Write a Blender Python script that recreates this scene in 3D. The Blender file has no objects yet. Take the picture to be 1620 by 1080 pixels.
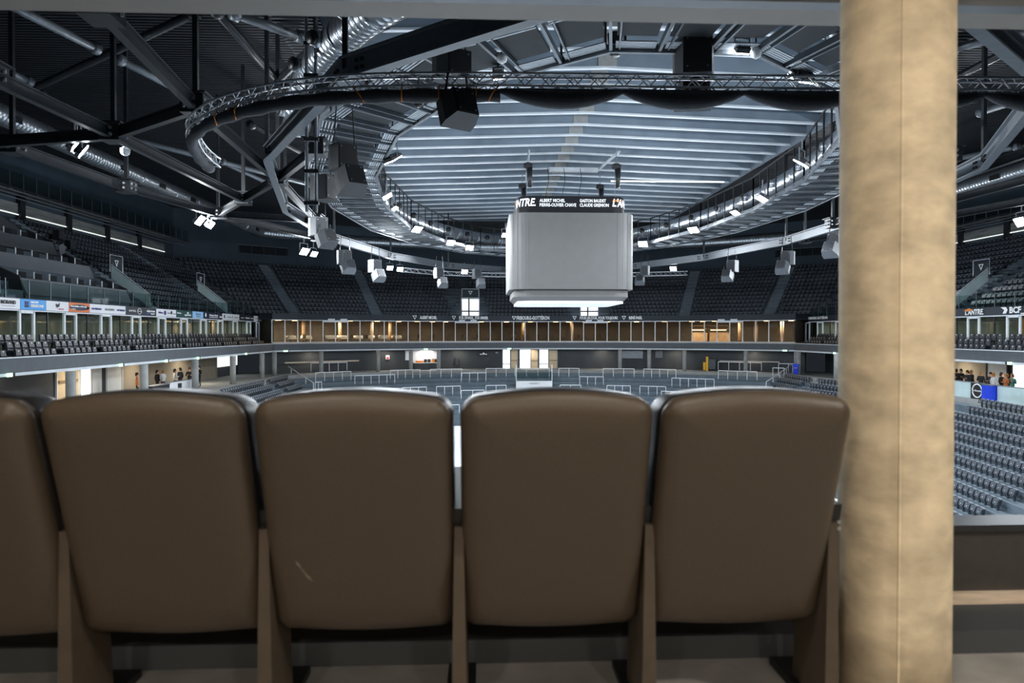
import bpy, math, random
from mathutils import Vector, Matrix, Euler
random.seed(7)
S = bpy.context.scene
COL = S.collection
V = Vector

# ------------------------------------------------------------------ camera
F = 1080.0
YAW = math.atan(45 / F)
PITCH = math.atan(14 / F)
cam_d = bpy.data.cameras.new('camera')
cam = bpy.data.objects.new('camera', cam_d)
COL.objects.link(cam)
cam.rotation_euler = (math.pi / 2 - PITCH, 0, -YAW)
cam_d.lens = 24; cam_d.sensor_width = 36; cam_d.clip_start = 0.05; cam_d.clip_end = 500
cam_d.dof.use_dof = True; cam_d.dof.focus_distance = 45; cam_d.dof.aperture_fstop = 3.0
S.camera = cam
# ------------------------------------------------------------------ world, exposure
w = bpy.data.worlds.new('world'); S.world = w; w.use_nodes = True
w.node_tree.nodes['Background'].inputs[0].default_value = (.55, .65, .8, 1)
w.node_tree.nodes['Background'].inputs[1].default_value = .02
S.view_settings.view_transform = 'Standard'; S.view_settings.look = 'None'
S.view_settings.gamma = 1; S.view_settings.use_curve_mapping = False
S.view_settings.exposure = 0.4
FLOOD_W = 1500          # watts of one floodlight
COOL = (.86, .93, 1.0)

CR = Euler(cam.rotation_euler).to_matrix()
def ray(px, py): return (CR @ V(((px - 810) / F, -(py - 540) / F, -1)))
def at_z(px, py, z): d = ray(px, py); return d * (z / d.z)
def at_y(px, py, y): d = ray(px, py); return d * (y / d.y)
def at_x(px, py, x): d = ray(px, py); return d * (x / d.x)
CRI = CR.transposed()
def proj(p):
    q = CRI @ V(p)
    if q.z > -0.1: return None
    return (810 + F * q.x / -q.z, 540 - F * q.y / -q.z)

# ------------------------------------------------------------------ materials
def lin(c): return tuple(((x / 255) / 12.92 if x / 255 <= .04045 else ((x / 255 + .055) / 1.055) ** 2.4) for x in c) + (1,)
MATS = {}
def mat(name, col, rough=.6, metal=0.0, var=.15, scale=6.0, bump=0.0, emit=None, stretch=None, spec=.5):
    m = bpy.data.materials.new(name); m.use_nodes = True; MATS[name] = m
    nt = m.node_tree; b = nt.nodes['Principled BSDF']
    b.inputs['Roughness'].default_value = rough; b.inputs['Metallic'].default_value = metal
    b.inputs['Specular IOR Level'].default_value = spec
    c = lin(col)
    tc = nt.nodes.new('ShaderNodeTexCoord'); mp = nt.nodes.new('ShaderNodeMapping')
    nt.links.new(tc.outputs['Object'], mp.inputs[0])
    if stretch: mp.inputs['Scale'].default_value = stretch
    no = nt.nodes.new('ShaderNodeTexNoise'); no.inputs['Scale'].default_value = scale; no.inputs['Detail'].default_value = 5
    nt.links.new(mp.outputs[0], no.inputs['Vector'])
    rp = nt.nodes.new('ShaderNodeValToRGB')
    rp.color_ramp.elements[0].position = .3; rp.color_ramp.elements[1].position = .7
    rp.color_ramp.elements[0].color = tuple(x * (1 - var) for x in c[:3]) + (1,)
    rp.color_ramp.elements[1].color = tuple(min(1, x * (1 + var)) for x in c[:3]) + (1,)
    nt.links.new(no.outputs['Fac'], rp.inputs[0]); nt.links.new(rp.outputs[0], b.inputs['Base Color'])
    if bump:
        bp = nt.nodes.new('ShaderNodeBump'); bp.inputs['Strength'].default_value = bump; bp.inputs['Distance'].default_value = .02
        nt.links.new(no.outputs['Fac'], bp.inputs['Height']); nt.links.new(bp.outputs[0], b.inputs['Normal'])
    if emit:
        b.inputs['Emission Color'].default_value = lin(emit[0]); b.inputs['Emission Strength'].default_value = emit[1]
    return m
def glass_mat(name, col, refl=.1, tint=1.0):
    m = bpy.data.materials.new(name); m.use_nodes = True; MATS[name] = m
    nt = m.node_tree; nt.nodes.remove(nt.nodes['Principled BSDF'])
    out = nt.nodes['Material Output']
    tr = nt.nodes.new('ShaderNodeBsdfTransparent'); tr.inputs[0].default_value = lin(col)
    gl = nt.nodes.new('ShaderNodeBsdfGlossy'); gl.inputs['Roughness'].default_value = .03
    fr = nt.nodes.new('ShaderNodeLayerWeight'); fr.inputs[0].default_value = .5
    pw = nt.nodes.new('ShaderNodeMath'); pw.operation = 'POWER'; pw.inputs[1].default_value = 4; nt.links.new(fr.outputs['Facing'], pw.inputs[0])
    ad = nt.nodes.new('ShaderNodeMath'); ad.operation = 'MULTIPLY_ADD'; ad.inputs[1].default_value = .5; ad.inputs[2].default_value = refl; ad.use_clamp = True
    nt.links.new(pw.outputs[0], ad.inputs[0])
    mx = nt.nodes.new('ShaderNodeMixShader'); nt.links.new(ad.outputs[0], mx.inputs[0])
    nt.links.new(tr.outputs[0], mx.inputs[1]); nt.links.new(gl.outputs[0], mx.inputs[2]); nt.links.new(mx.outputs[0], out.inputs[0])
    return m
mat('leather', (72, 63, 52), .42, 0, .12, 220, .12)
mat('scuff', (126, 112, 96), .6)
mat('leather_dark_shaded', (26, 25, 25), .45, 0, .1, 60, .1)  # darker leather; on the back cushion it stands for the unlit chair side
mat('chair_post', (72, 63, 52), .55, 0, .12, 20)
mat('black_plastic', (24, 25, 27), .45)
mat('pillar', (204, 190, 162), .75, 0, .24, 9, .2, stretch=(1, 1, 1.6))
mat('tan_wood', (206, 190, 170), .6, 0, .15, 8, stretch=(1, 12, 12))
mat('box_floor', (144, 142, 138), .7, 0, .22, 5, .1)
mat('near_parapet', (58, 56, 54), .6, 0, .12, 30)
mat('beam_grey', (176, 176, 172), .5, 0, .06, 4)
mat('ceiling_white', (190, 184, 174), .8)
mat('steel_dark', (46, 49, 53), .42, .3, .2, 3)
mat('steel_grey', (120, 126, 132), .42, .35, .15, 4)
mat('steel_mid', (104, 110, 116), .45, .1, .1, 4)
mat('steel_white', (196, 202, 208), .4, 0, .06, 4)
mat('galvanised', (176, 182, 188), .3, .85, .12, 9, stretch=(1, 1, 1))
mat('aluminium', (205, 208, 212), .3, .7, .06, 9)
mat('bolt', (170, 172, 176), .35, .6)
mat('seat', (66, 73, 82), .42, 0, .12, 12)
mat('seat_light', (134, 142, 150), .5, 0, .1, 12)
mat('seat_tag', (225, 228, 230), .5)
mat('loge_seat', (50, 53, 59), .45, 0, .12, 12)
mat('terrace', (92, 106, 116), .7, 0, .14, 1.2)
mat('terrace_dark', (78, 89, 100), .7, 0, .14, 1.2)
mat('stair', (112, 124, 134), .7, 0, .12, 1.5)
mat('wall_navy', (60, 74, 86), .75, 0, .15, .5)
mat('fascia_navy', (32, 40, 50), .6, 0, .1, 1)
mat('wall_dark', (60, 64, 68), .7, 0, .16, .7)
mat('wall_beige', (150, 140, 124), .75, 0, .1, .7)
mat('wall_white', (222, 224, 226), .6, 0, .04, 2)
mat('parapet', (84, 88, 94), .65, 0, .08, 2)
mat('edge_white', (208, 214, 218), .5, 0, .05, 2)
mat('concrete', (150, 152, 150), .75, 0, .12, 2, .1)
mat('cladding', (128, 130, 128), .7, 0, .35, 3, stretch=(1, .15, 2))
mat('roof_deck', (40, 43, 47), .6, 0, .1, 1)
mat('roof_panel', (104, 116, 128), .75, 0, .12, .6)
mat('roof_beam', (116, 130, 143), .7, 0, .12, .9)
mat('roof_flange_lit', (205, 212, 218), .6, 0, .08, 1)  # paler than the webs: floodlight on the flanges put into the colour
mat('gallery_panel', (38, 43, 46), .75, 0, .14, 3)
mat('press_panel', (112, 116, 122), .6, 0, .06, 2)
mat('speaker', (46, 49, 54), .6, 0, .12, 6)
mat('speaker_grey', (84, 89, 94), .5, 0, .1, 6)
mat('score_grey', (80, 80, 79), .55, 0, .05, 1.5)
mat('score_black', (12, 13, 17), .6, spec=.2)
mat('score_joint', (98, 99, 99), .55)
mat('curtain', (72, 74, 78), .9, 0, .4, 60, .4)
mat('orange', (226, 132, 40), .6)
mat('ice', (218, 226, 232), .35, 0, .05, .5)
mat('board_white', (236, 238, 240), .4, 0, .04, 2)
mat('rail_white', (228, 232, 236), .45, 0, .04, 5)
mat('text_white', (244, 244, 244), .5, 0, .02)
mat('text_black', (20, 20, 24), .5, 0, .02)
mat('text_navy', (42, 44, 110), .5, 0, .02)
mat('text_grey', (130, 134, 140), .5, 0, .02)
mat('text_blue', (40, 90, 210), .5, 0, .02)
mat('sign_white', (232, 232, 236), .5, 0, .03)
mat('sign_blue', (72, 158, 226), .5, 0, .05)
mat('sign_sky', (150, 196, 236), .5, 0, .05)
mat('sign_orange', (226, 120, 62), .5, 0, .05)
mat('sign_navy', (30, 34, 62), .5, 0, .05)
mat('sign_dark', (34, 38, 48), .5, 0, .05)
mat('sign_green', (32, 74, 72), .5, 0, .05)
mat('red', (196, 32, 44), .5)
mat('green', (80, 170, 70), .5)
mat('blue_bin', (18, 62, 214), .45)
mat('yellow', (232, 176, 40), .5)
mat('door_beige', (206, 186, 154), .6, 0, .05, 2)
mat('cloth', (240, 232, 218), .8, 0, .05, 4)
mat('lounge_wall', (84, 76, 66), .7, 0, .25, .9)
mat('lounge_wood', (166, 138, 106), .6, 0, .2, 2)
mat('loge_wall', (122, 128, 123), .7, 0, .2, .8)
mat('skin', (206, 160, 130), .6, 0, .05)
mat('hair', (44, 32, 26), .7)
mat('hair_fair', (176, 128, 70), .7)
mat('suit', (26, 27, 34), .7); mat('shirt', (214, 214, 216), .7); mat('rust', (190, 110, 60), .7); mat('jeans', (46, 52, 72), .7); mat('teal', (70, 130, 120), .7)
mat('lamp_face', (255, 255, 255), .4, emit=((238, 246, 255), 60))
mat('lamp_small', (255, 255, 255), .4, emit=((238, 246, 255), 25))
mat('warm_lamp', (255, 220, 170), .4, emit=((255, 205, 140), 9))
mat('daylight', (255, 255, 255), .5, emit=((244, 248, 255), .9))
mat('exit_sign', (190, 240, 205), .5, emit=((190, 245, 210), 1.5))
mat('led_strip', (235, 236, 230), .5, emit=((235, 240, 235), .9))
mat('screen', (30, 34, 38), .7, spec=.2)
glass_mat('glass_far', (238, 238, 234), .03)
glass_mat('glass_loge', (226, 234, 230), .06)
glass_mat('glass_rail', (232, 240, 239), .04)
mat('glass_frost', (196, 216, 216), .25, 0, .1, 1)

# ------------------------------------------------------------------ mesh builder
ORD = ['first', 'second', 'third', 'fourth', 'fifth', 'sixth', 'seventh', 'eighth', 'ninth', 'tenth', 'eleventh', 'twelfth', 'thirteenth']
class MB:
    def __init__(s): s.v = []; s.f = []; s.m = []
    def add(s, vs, fs, mi=0):
        n = len(s.v); s.v += [tuple(x) for x in vs]; s.f += [tuple(i + n for i in f) for f in fs]; s.m += [mi] * len(fs)
    def hexa(s, p, mi=0):       # 4 bottom, 4 top, counter-clockwise
        s.add(p, [(3, 2, 1, 0), (4, 5, 6, 7), (0, 1, 5, 4), (1, 2, 6, 5), (2, 3, 7, 6), (3, 0, 4, 7)], mi)
    def box(s, c, d, rot=None, mi=0):
        hx, hy, hz = d[0] / 2, d[1] / 2, d[2] / 2
        p = [V(q) for q in ((-hx, -hy, -hz), (hx, -hy, -hz), (hx, hy, -hz), (-hx, hy, -hz), (-hx, -hy, hz), (hx, -hy, hz), (hx, hy, hz), (-hx, hy, hz))]
        if rot is not None: p = [rot @ q for q in p]
        s.hexa([q + V(c) for q in p], mi)
    def frame(s, a, b, up=(0, 0, 1)):
        d = (V(b) - V(a)).normalized(); u = V(up)
        if abs(d.dot(u)) > .98: u = V((0, 1, 0))
        r = d.cross(u).normalized(); return d, r, r.cross(d).normalized()
    def bar(s, a, b, w_, h, up=(0, 0, 1), mi=0, off=(0, 0)):
        a = V(a); b = V(b); d, r, u = s.frame(a, b, up); o = r * off[0] + u * off[1]; a = a + o; b = b + o
        r = r * w_ / 2; u = u * h / 2
        s.hexa([a - r - u, a + r - u, b + r - u, b - r - u, a - r + u, a + r + u, b + r + u, b - r + u], mi)
    def ibeam(s, a, b, w_, h, t=.05, mi=0, up=(0, 0, 1)):
        s.bar(a, b, w_, t, up, mi, (0, -h / 2 + t / 2)); s.bar(a, b, w_, t, up, mi, (0, h / 2 - t / 2)); s.bar(a, b, t, h - 2 * t, up, mi)
    def tube(s, a, b, r, n=8, mi=0, r2=None, cap=True):
        a = V(a); b = V(b); d, x, y = s.frame(a, b); r2 = r if r2 is None else r2
        vs = [a + (x * math.cos(2 * math.pi * i / n) + y * math.sin(2 * math.pi * i / n)) * r for i in range(n)]
        vs += [b + (x * math.cos(2 * math.pi * i / n) + y * math.sin(2 * math.pi * i / n)) * r2 for i in range(n)]
        fs = [(i, (i + 1) % n, n + (i + 1) % n, n + i) for i in range(n)]
        if cap: fs += [tuple(range(n - 1, -1, -1)), tuple(range(n, 2 * n))]
        s.add(vs, fs, mi)
    def ptube(s, pts, r, n=8, mi=0, closed=False):
        pts = [V(p) for p in pts]; N = len(pts); vs = []
        rr = r if isinstance(r, (list, tuple)) else [r] * N
        for k, p in enumerate(pts):
            q0 = pts[(k - 1) % N] if (closed or k > 0) else p; q1 = pts[(k + 1) % N] if (closed or k < N - 1) else p
            d, x, y = s.frame(q0, q1)
            vs += [p + (x * math.cos(2 * math.pi * i / n) + y * math.sin(2 * math.pi * i / n)) * rr[k] for i in range(n)]
        fs = []
        for k in range(N if closed else N - 1):
            a = k * n; b = ((k + 1) % N) * n
            fs += [(a + i, a + (i + 1) % n, b + (i + 1) % n, b + i) for i in range(n)]
        if not closed: fs += [tuple(range(n - 1, -1, -1)), tuple(range((N - 1) * n, N * n))]
        s.add(vs, fs, mi)
    def prism(s, ring, ext, mi=0):
        ring = [V(p) for p in ring]; n = len(ring); e = V(ext)
        s.add(ring + [p + e for p in ring], [tuple(range(n - 1, -1, -1)), tuple(range(n, 2 * n))] + [(i, (i + 1) % n, n + (i + 1) % n, n + i) for i in range(n)], mi)
    def loft(s, loops, mi=0, cap=True):
        n = len(loops[0]); vs = [p for l in loops for p in l]; fs = []
        for k in range(len(loops) - 1):
            fs += [(k * n + i, k * n + (i + 1) % n, (k + 1) * n + (i + 1) % n, (k + 1) * n + i) for i in range(n)]
        if cap: fs += [tuple(range(n - 1, -1, -1)), tuple(range((len(loops) - 1) * n, len(loops) * n))]
        s.add(vs, fs, mi)
    def mesh(s, name, mats, smooth=False):
        me = bpy.data.meshes.new(name); me.from_pydata(s.v, [], s.f)
        for m in ([mats] if isinstance(mats, str) else mats): me.materials.append(MATS[m])
        me.polygons.foreach_set('material_index', s.m)
        if smooth: me.polygons.foreach_set('use_smooth', [True] * len(me.polygons))
        me.update(); return me
    def build(s, name, mats, parent=None, smooth=False, **k):
        return link(name, s.mesh(name, mats, smooth), parent, **k)
def wm(o): return (wm(o.parent) @ o.matrix_parent_inverse if o.parent else Matrix()) @ o.matrix_basis
def link(name, data, parent=None, label=None, cat=None, group=None, kind=None):
    o = bpy.data.objects.new(name, data); COL.objects.link(o)
    if parent is not None: o.parent = parent; o.matrix_parent_inverse = wm(parent).inverted()
    return tag(o, label, cat, group, kind)
def tag(o, label=None, cat=None, group=None, kind=None):
    if label: o['label'] = label
    if cat: o['category'] = cat
    if group: o['group'] = group
    if kind: o['kind'] = kind
    return o
def thing(name, loc, label, cat, group=None, kind=None):
    o = bpy.data.objects.new(name, None); COL.objects.link(o); o.location = loc; o.empty_display_size = .2
    return tag(o, label, cat, group, kind)
def struct(name, mb, mats, smooth=False): return mb.build(name, mats, None, smooth, kind='structure')
DG = None
FONT_CACHE = {}
def text_mesh(s, size, ext=.01, bold=0.0):
    k = (s, size, ext, bold)
    if k in FONT_CACHE: return FONT_CACHE[k]
    c = bpy.data.curves.new('t', 'FONT'); c.body = s; c.size = size; c.extrude = ext; c.offset = bold
    c.align_x = 'CENTER'; c.align_y = 'CENTER'; c.resolution_u = 2
    o = bpy.data.objects.new('t', c); COL.objects.link(o)
    dg = bpy.context.evaluated_depsgraph_get(); me = bpy.data.meshes.new_from_object(o.evaluated_get(dg))
    bpy.data.objects.remove(o); FONT_CACHE[k] = me; return me
def text(s, size, m, parent, loc, right, up=(0, 0, 1), name='lettering', ext=.01, bold=0.0, sx=1.0, fit=None, shear=0):
    me = text_mesh(s, size, ext, bold).copy(); r = V(right).normalized(); u = V(up).normalized(); n = r.cross(u)
    if fit:
        wd = max(v.co.x for v in me.vertices) - min(v.co.x for v in me.vertices); sx = fit / wd
    for v in me.vertices:
        c = v.co; v.co = V(loc) + r * (c.x * sx + shear * c.y) + u * c.y + n * c.z
    me.materials.clear(); me.materials.append(MATS[m]); me.name = name
    return link(name, me, parent)

# ------------------------------------------------------------------ bowl geometry (a straight left side, a curved far end, a straight right side)
CX, CY, A0, R0, YN = 6.0, 43.0, 28.7, 43.0, 12.0
def join(d): a = A0 + d; R = R0 + d; return CY + math.sqrt(R * R - a * a), math.asin(a / R)
def bend(y, d):     # the right lower stand swings inwards on its way towards the near end
    if d > -1: return 0.0
    if y > 50: return 1.6 * max(0, 1 - (y - 50) / 14)
    return .16 * (max(y, 22) - 40)
def pos(st, d):
    g, u = st; yj, tj = join(d)
    if g == 'L': return V((CX - A0 - d, YN + (yj - YN) * u, 0))
    if g == 'R': y = yj + (YN - yj) * u; return V((CX + A0 + d + bend(y, d), y, 0))
    t = -tj + 2 * tj * u; return V((CX + (R0 + d) * math.sin(t), CY + (R0 + d) * math.cos(t), 0))
def post(t, d): return V((CX + (R0 + d) * math.sin(t), CY + (R0 + d) * math.cos(t), 0))
def Z(p, z): return V((p.x, p.y, z))
NF = 44
ST_L = [('L', i / 6) for i in range(7)]
ST_F = [('F', i / NF) for i in range(NF + 1)]
ST_R = [('R', i / 24) for i in range(25)]
def sweep(mb, sts, prof, closed=True, mi=0):
    loops = [[Z(pos(s_, d), z) for d, z in prof] for s_ in sts]; n = len(prof); vs = [p for l in loops for p in l]; fs = []
    for k in range(len(sts) - 1):
        for i in range(n if closed else n - 1):
            j = (i + 1) % n; fs.append((k * n + i, k * n + j, (k + 1) * n + j, (k + 1) * n + i))
    if closed: fs += [tuple(range(n - 1, -1, -1)), tuple(range((len(sts) - 1) * n, len(sts) * n))]
    mb.add(vs, fs, mi)
ALL = [ST_L, ST_F, ST_R]
def steps_profile(d0, z0, n, dd, dz, zb):
    p = [(d0, zb), (d0, z0)]
    for k in range(n):
        p.append((d0 + (k + 1) * dd, z0 + k * dz))
        if k < n - 1: p.append((d0 + (k + 1) * dd, z0 + (k + 1) * dz))
    p.append((d0 + n * dd, zb)); return p
ICE = -11.0
# lower stand: 12 rows; upper stand: 13 rows
LD0, LZ0, LN, LDD, LDZ = -11.6, -9.9, 12, .82, .445
UD0, UZ0, UN, UDD, UDZ = 2.3, 1.85, 13, .82, .52
CONC = -4.6
mb = MB(); mb.box((CX, CY, ICE - .1), (90, 110, .16)); struct('floor', mb, 'terrace_dark')
def rrect(cx, cy, hx, hy, r, n=10):
    out = []
    for k, (sx, sy, a0) in enumerate(((1, 1, 0), (-1, 1, 90), (-1, -1, 180), (1, -1, 270))):
        for i in range(n + 1):
            a = math.radians(a0 + 90 * i / n); out.append((cx + sx * (hx - r) + r * math.cos(a), cy + sy * (hy - r) + r * math.sin(a)))
    return out
mb = MB(); mb.prism([(x, y, ICE - .02) for x, y in rrect(CX, CY, 15, 30, 8)], (0, 0, .03)); ice = struct('floor_ice', mb, 'ice')
mb = MB()
for yy, ww in ((CY, .3), (CY - 7.6, .3), (CY + 7.6, .3)): mb.box((CX, yy, ICE + .015), (29.8, ww, .01))
mb.build('rink_line', 'red', ice)
rink = thing('rink_boards', (CX, CY, ICE), 'white rink boards around the ice, below the standing terrace', 'rink boards')
ro = rrect(CX, CY, 15.1, 30.1, 8); ri = rrect(CX, CY, 15, 30, 8); n = len(ro)
for k in range(n):
    j = (k + 1) % n; mb = MB()
    a, b, c, d = ri[k], ri[j], ro[j], ro[k]
    if (V(a) - V(b)).length < .05: continue
    mb.hexa([(*a, ICE), (*b, ICE), (*c, ICE), (*d, ICE), (*a, ICE + 1.05), (*b, ICE + 1.05), (*c, ICE + 1.05), (*d, ICE + 1.05)]); mb.build('board', 'board_white', rink)
mb = MB()
for sx in (-3, 3, 9): mb.box((CX + sx - 3, CY + 29.97, ICE + .55), (2.2, .03, .5))
mb.build('advert', 'green', rink, kind='stuff')

mb = MB()
pf = steps_profile(LD0, LZ0, LN, LDD, LDZ, ICE - .05)
for nm, st in (('floor_stand_left', ST_L), ('floor_terrace_far', ST_F), ('floor_stand_right', ST_R)):
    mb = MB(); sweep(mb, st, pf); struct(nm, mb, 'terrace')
TOPD = LD0 + LN * LDD
for nm, st in (('floor_concourse_left', ST_L), ('floor_concourse_far', ST_F), ('floor_concourse_right', ST_R)):
    mb = MB(); sweep(mb, st, [(TOPD, CONC - .4), (TOPD, CONC), (6.2, CONC), (6.2, CONC - .4)]); struct(nm, mb, 'concrete')
# concourse back walls
for nm, st, d, m in (('wall_concourse_left', ST_L, 4.6, 'wall_dark'), ('wall_concourse_far', ST_F, 1.6, 'wall_dark'), ('wall_concourse_right', ST_R, 4.6, 'wall_dark')):
    mb = MB(); sweep(mb, st, [(d, CONC), (d, -2.0), (d + .2, -2.0), (d + .2, CONC)]); struct(nm, mb, m)
# balcony: parapet with white edge, soffit, seat tiers
for nm, st in (('wall_balcony_left', ST_L), ('wall_balcony_far', ST_F), ('wall_balcony_right', ST_R)):
    mb = MB(); sweep(mb, st, [(0, -1.95), (0, -1.24), (.14, -1.24), (.14, -1.95)])
    o = struct(nm, mb, 'parapet')
    mb = MB(); sweep(mb, st, [(-.03, -1.24), (-.03, -1.18), (.17, -1.18), (.17, -1.24)]); mb.build('coping', 'edge_white', o)
    mb = MB(); sweep(mb, st, [(-.02, -2.1), (-.02, -1.95), (.14, -1.95), (.14, -2.1)]); mb.build('lower_edge', 'edge_white', o)
    mb = MB(); sweep(mb, st, [(.14, -2.1), (.14, -1.98), (5.2, -1.98), (5.2, -2.1)]); mb.build('soffit', 'concrete', o)
for nm, st in (('floor_loge_left', ST_L), ('floor_loge_right', ST_R)):
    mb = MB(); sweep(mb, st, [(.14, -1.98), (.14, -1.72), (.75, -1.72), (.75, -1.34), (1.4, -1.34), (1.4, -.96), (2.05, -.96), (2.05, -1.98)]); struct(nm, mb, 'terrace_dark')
mb = MB(); sweep(mb, ST_F, [(.16, -1.98), (.16, -1.12), (7, -1.12), (7, -1.98)]); struct('floor_lounge', mb, 'lounge_wood')
# upper stand
for nm, st in (('floor_upper_left', ST_L), ('floor_upper_far', ST_F), ('floor_upper_right', ST_R)):
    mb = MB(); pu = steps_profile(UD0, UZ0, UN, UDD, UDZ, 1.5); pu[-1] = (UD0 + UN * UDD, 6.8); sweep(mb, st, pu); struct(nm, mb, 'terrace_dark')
mb = MB(); sweep(mb, ST_F, [(.2, 1.43), (.2, 2.12), (2.32, 2.12), (2.32, 1.43)]); FASC = struct('wall_fascia_far', mb, 'fascia_navy')
for nm, st in (('wall_fascia_left', ST_L), ('wall_fascia_right', ST_R)):
    mb = MB(); sweep(mb, st, [(2.1, 1.2), (2.1, 1.84), (2.4, 1.84), (2.4, 1.2)]); o = struct(nm, mb, 'fascia_navy')
WD = UD0 + UN * UDD + .1
for nm, st in (('wall_back_left', ST_L), ('wall_back_far', ST_F), ('wall_back_right', ST_R)):
    mb = MB(); sweep(mb, st, [(WD, 6.5), (WD, 14.6), (WD + .3, 14.6), (WD + .3, 6.5)]); struct(nm, mb, 'wall_navy')
mb = MB(); mb.box((CX, YN - .2, 2), (84, .3, 26)); mb2 = MB()
for a, b in ((-36, -9), (21, 48)): mb2.box(((a + b) / 2, YN - .2, 2), (b - a, .3, 26))
mb2.box((CX, YN - .2, 14.5), (30, .3, 1))
struct('wall_near', mb2, 'wall_navy')

# ------------------------------------------------------------------ roof
HX0, HX1, HY0, HY1 = -8.2, 20.2, 16.5, 78.0
def corr(mb, x0, x1, y0, y1, z):
    n = int((y1 - y0) / .3); ys = []; zs = []
    for i in range(n):
        y = y0 + i * .3; ys += [y, y + .12, y + .15, y + .27]; zs += [z, z, z + .09, z + .09]
    vs = [(x, y, q) for y, q in zip(ys, zs) for x in (x0, x1)]
    mb.add(vs, [(2 * i, 2 * i + 1, 2 * i + 3, 2 * i + 2) for i in range(len(ys) - 1)])
mb = MB()
corr(mb, -38, HX0, 0, 104, 14.4); corr(mb, HX1, 50, 0, 104, 14.4); corr(mb, HX0, HX1, 0, HY0, 14.4); corr(mb, HX0, HX1, HY1, 104, 14.4)
for xa in (HX0 - .1, HX1 - 1.8): corr(mb, xa, xa + 1.9, HY0, 33, 12.2)
struct('ceiling_deck', mb, 'roof_deck')
RZ = 12.9
def rz(x): return RZ - abs(x - CX) * .034
mb = MB()
for xa, xb in ((HX0, CX), (CX, HX1)):
    mb.hexa([(xa, HY0, rz(xa) + 1.05), (xb, HY0, rz(xb) + 1.05), (xb, HY1, rz(xb) + 1.05), (xa, HY1, rz(xa) + 1.05), (xa, HY0, rz(xa) + 1.2), (xb, HY0, rz(xb) + 1.2), (xb, HY1, rz(xb) + 1.2), (xa, HY1, rz(xa) + 1.2)])
for x in (HX0 - .05, HX1 + .05): mb.box((x, (HY0 + HY1) / 2, 13.7), (.12, HY1 - HY0, 2.9))
for y in (HY0, HY1): mb.box((CX, y, 13.9), (HX1 - HX0, .12, 2.4))
roof = struct('ceiling', mb, 'roof_panel')
y = HY0 + .9
while y < HY1:
    for xa, xb in ((HX0, CX), (CX, HX1)):
        za, zb = rz(xa), rz(xb); mb = MB()
        mb.hexa([(xa, y - .09, za), (xb, y - .09, zb), (xb, y + .09, zb), (xa, y + .09, za), (xa, y - .16, za + 1.06), (xb, y - .16, zb + 1.06), (xb, y + .16, zb + 1.06), (xa, y + .16, za + 1.06)])
        b = mb.build('roof_beam', 'roof_beam', roof)
        mb = MB(); mb.hexa([(xa, y - .12, za - .08), (xb, y - .12, zb - .08), (xb, y + .12, zb - .08), (xa, y + .12, za - .08), (xa, y - .12, za + .02), (xb, y - .12, zb + .02), (xb, y + .12, zb + .02), (xa, y + .12, za + .02)])
        mb.build('flange', 'roof_flange_lit', b)
    mb = MB(); mb.box((CX, y, RZ + .5), (.9, .36, 1.0)); mb.build('ridge_splice', 'concrete', roof)
    y += 2.25
# fluorescent tube row on the roof
mb = MB(); mb.box((14.5, 53.4, 11.9), (9, .1, .1)); o = mb.build('tube_light', 'led_strip', label='long row of tube lights under the pale roof, right of the scoreboard hoists', cat='light')

# ------------------------------------------------------------------ roof steel
def mir(p): return V((2 * CX - p[0], p[1], p[2]))
ROOF_SIDES = [thing('roof_truss', (-12, 28, 7), 'dark steel roof truss on the left, crossing beams, tubes and hangers', 'roof truss'),
              thing('roof_truss', (24, 28, 7), 'dark steel roof truss on the right, partly behind the concrete column', 'roof truss')]
HB = 7.0
IB = [((180, 212), (310, 168)), ((310, 168), (160, 12)), ((180, 212), (385, 315)), ((440, 283), (345, 338)), ((310, 168), (440, 283)),
      ((440, 283), (500, 348)), ((-60, 228), (180, 212)), ((-20, 118), (180, 212)), ((440, 283), (500, 235)), ((345, 338), (200, 296)), ((200, 296), (20, 232)), ((345, 338), (500, 375)), ((500, 348), (345, 338))]
nodes = {}
for a, b in IB:
    p, q = at_z(*a, HB), at_z(*b, HB)
    for s_ in (0, 1):
        if s_: p, q = mir(p), mir(q)
        mb = MB(); mb.ibeam(p, q, .22, .4, .04)
        # bright lower flange edges come from the floodlights
        mb.build('beam', 'steel_dark', ROOF_SIDES[s_])
    for k, pt in ((a, at_z(*a, HB)), (b, at_z(*b, HB))): nodes[k] = pt
for k, pt in nodes.items():
    for s_ in (0, 1):
        p = mir(pt) if s_ else pt
        mb = MB(); mb.box(p, (.7, .7, .56)); mb.box(p + V((0, 0, .32)), (.9, .9, .05)); g = mb.build('gusset', 'steel_dark', ROOF_SIDES[s_])
        mb = MB()
        for i in range(8):
            an = i * math.pi / 4 + .2; mb.tube(p + V((.38 * math.cos(an), .38 * math.sin(an), -.1)), p + V((.44 * math.cos(an), .44 * math.sin(an), -.1)), .06, 6); mb.tube(p + V((.38 * math.cos(an), .38 * math.sin(an), .12)), p + V((.44 * math.cos(an), .44 * math.sin(an), .12)), .06, 6)
        mb.build('bolts', 'bolt', g)
        mb = MB(); mb.bar(p + V((0, 0, .3)), p + V((0, 0, 7)), .15, .15); mb.build('hanger', 'steel_dark', ROOF_SIDES[s_])
HT = 11.6
TB = [((-60, -30), (155, 78)), ((185, 92), (320, 162)), ((40, 146), (310, 20)), ((365, 20), (480, 60)), ((-60, 78), (48, 130)),
      ((190, 215), (490, 292)), ((395, 196), (490, 248)), ((440, 128), (560, 10)), ((340, 15), (440, 128)), ((60, 145), (190, 215)), ((350, 255), (490, 320)), ((490, 292), (560, 300))]
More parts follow.
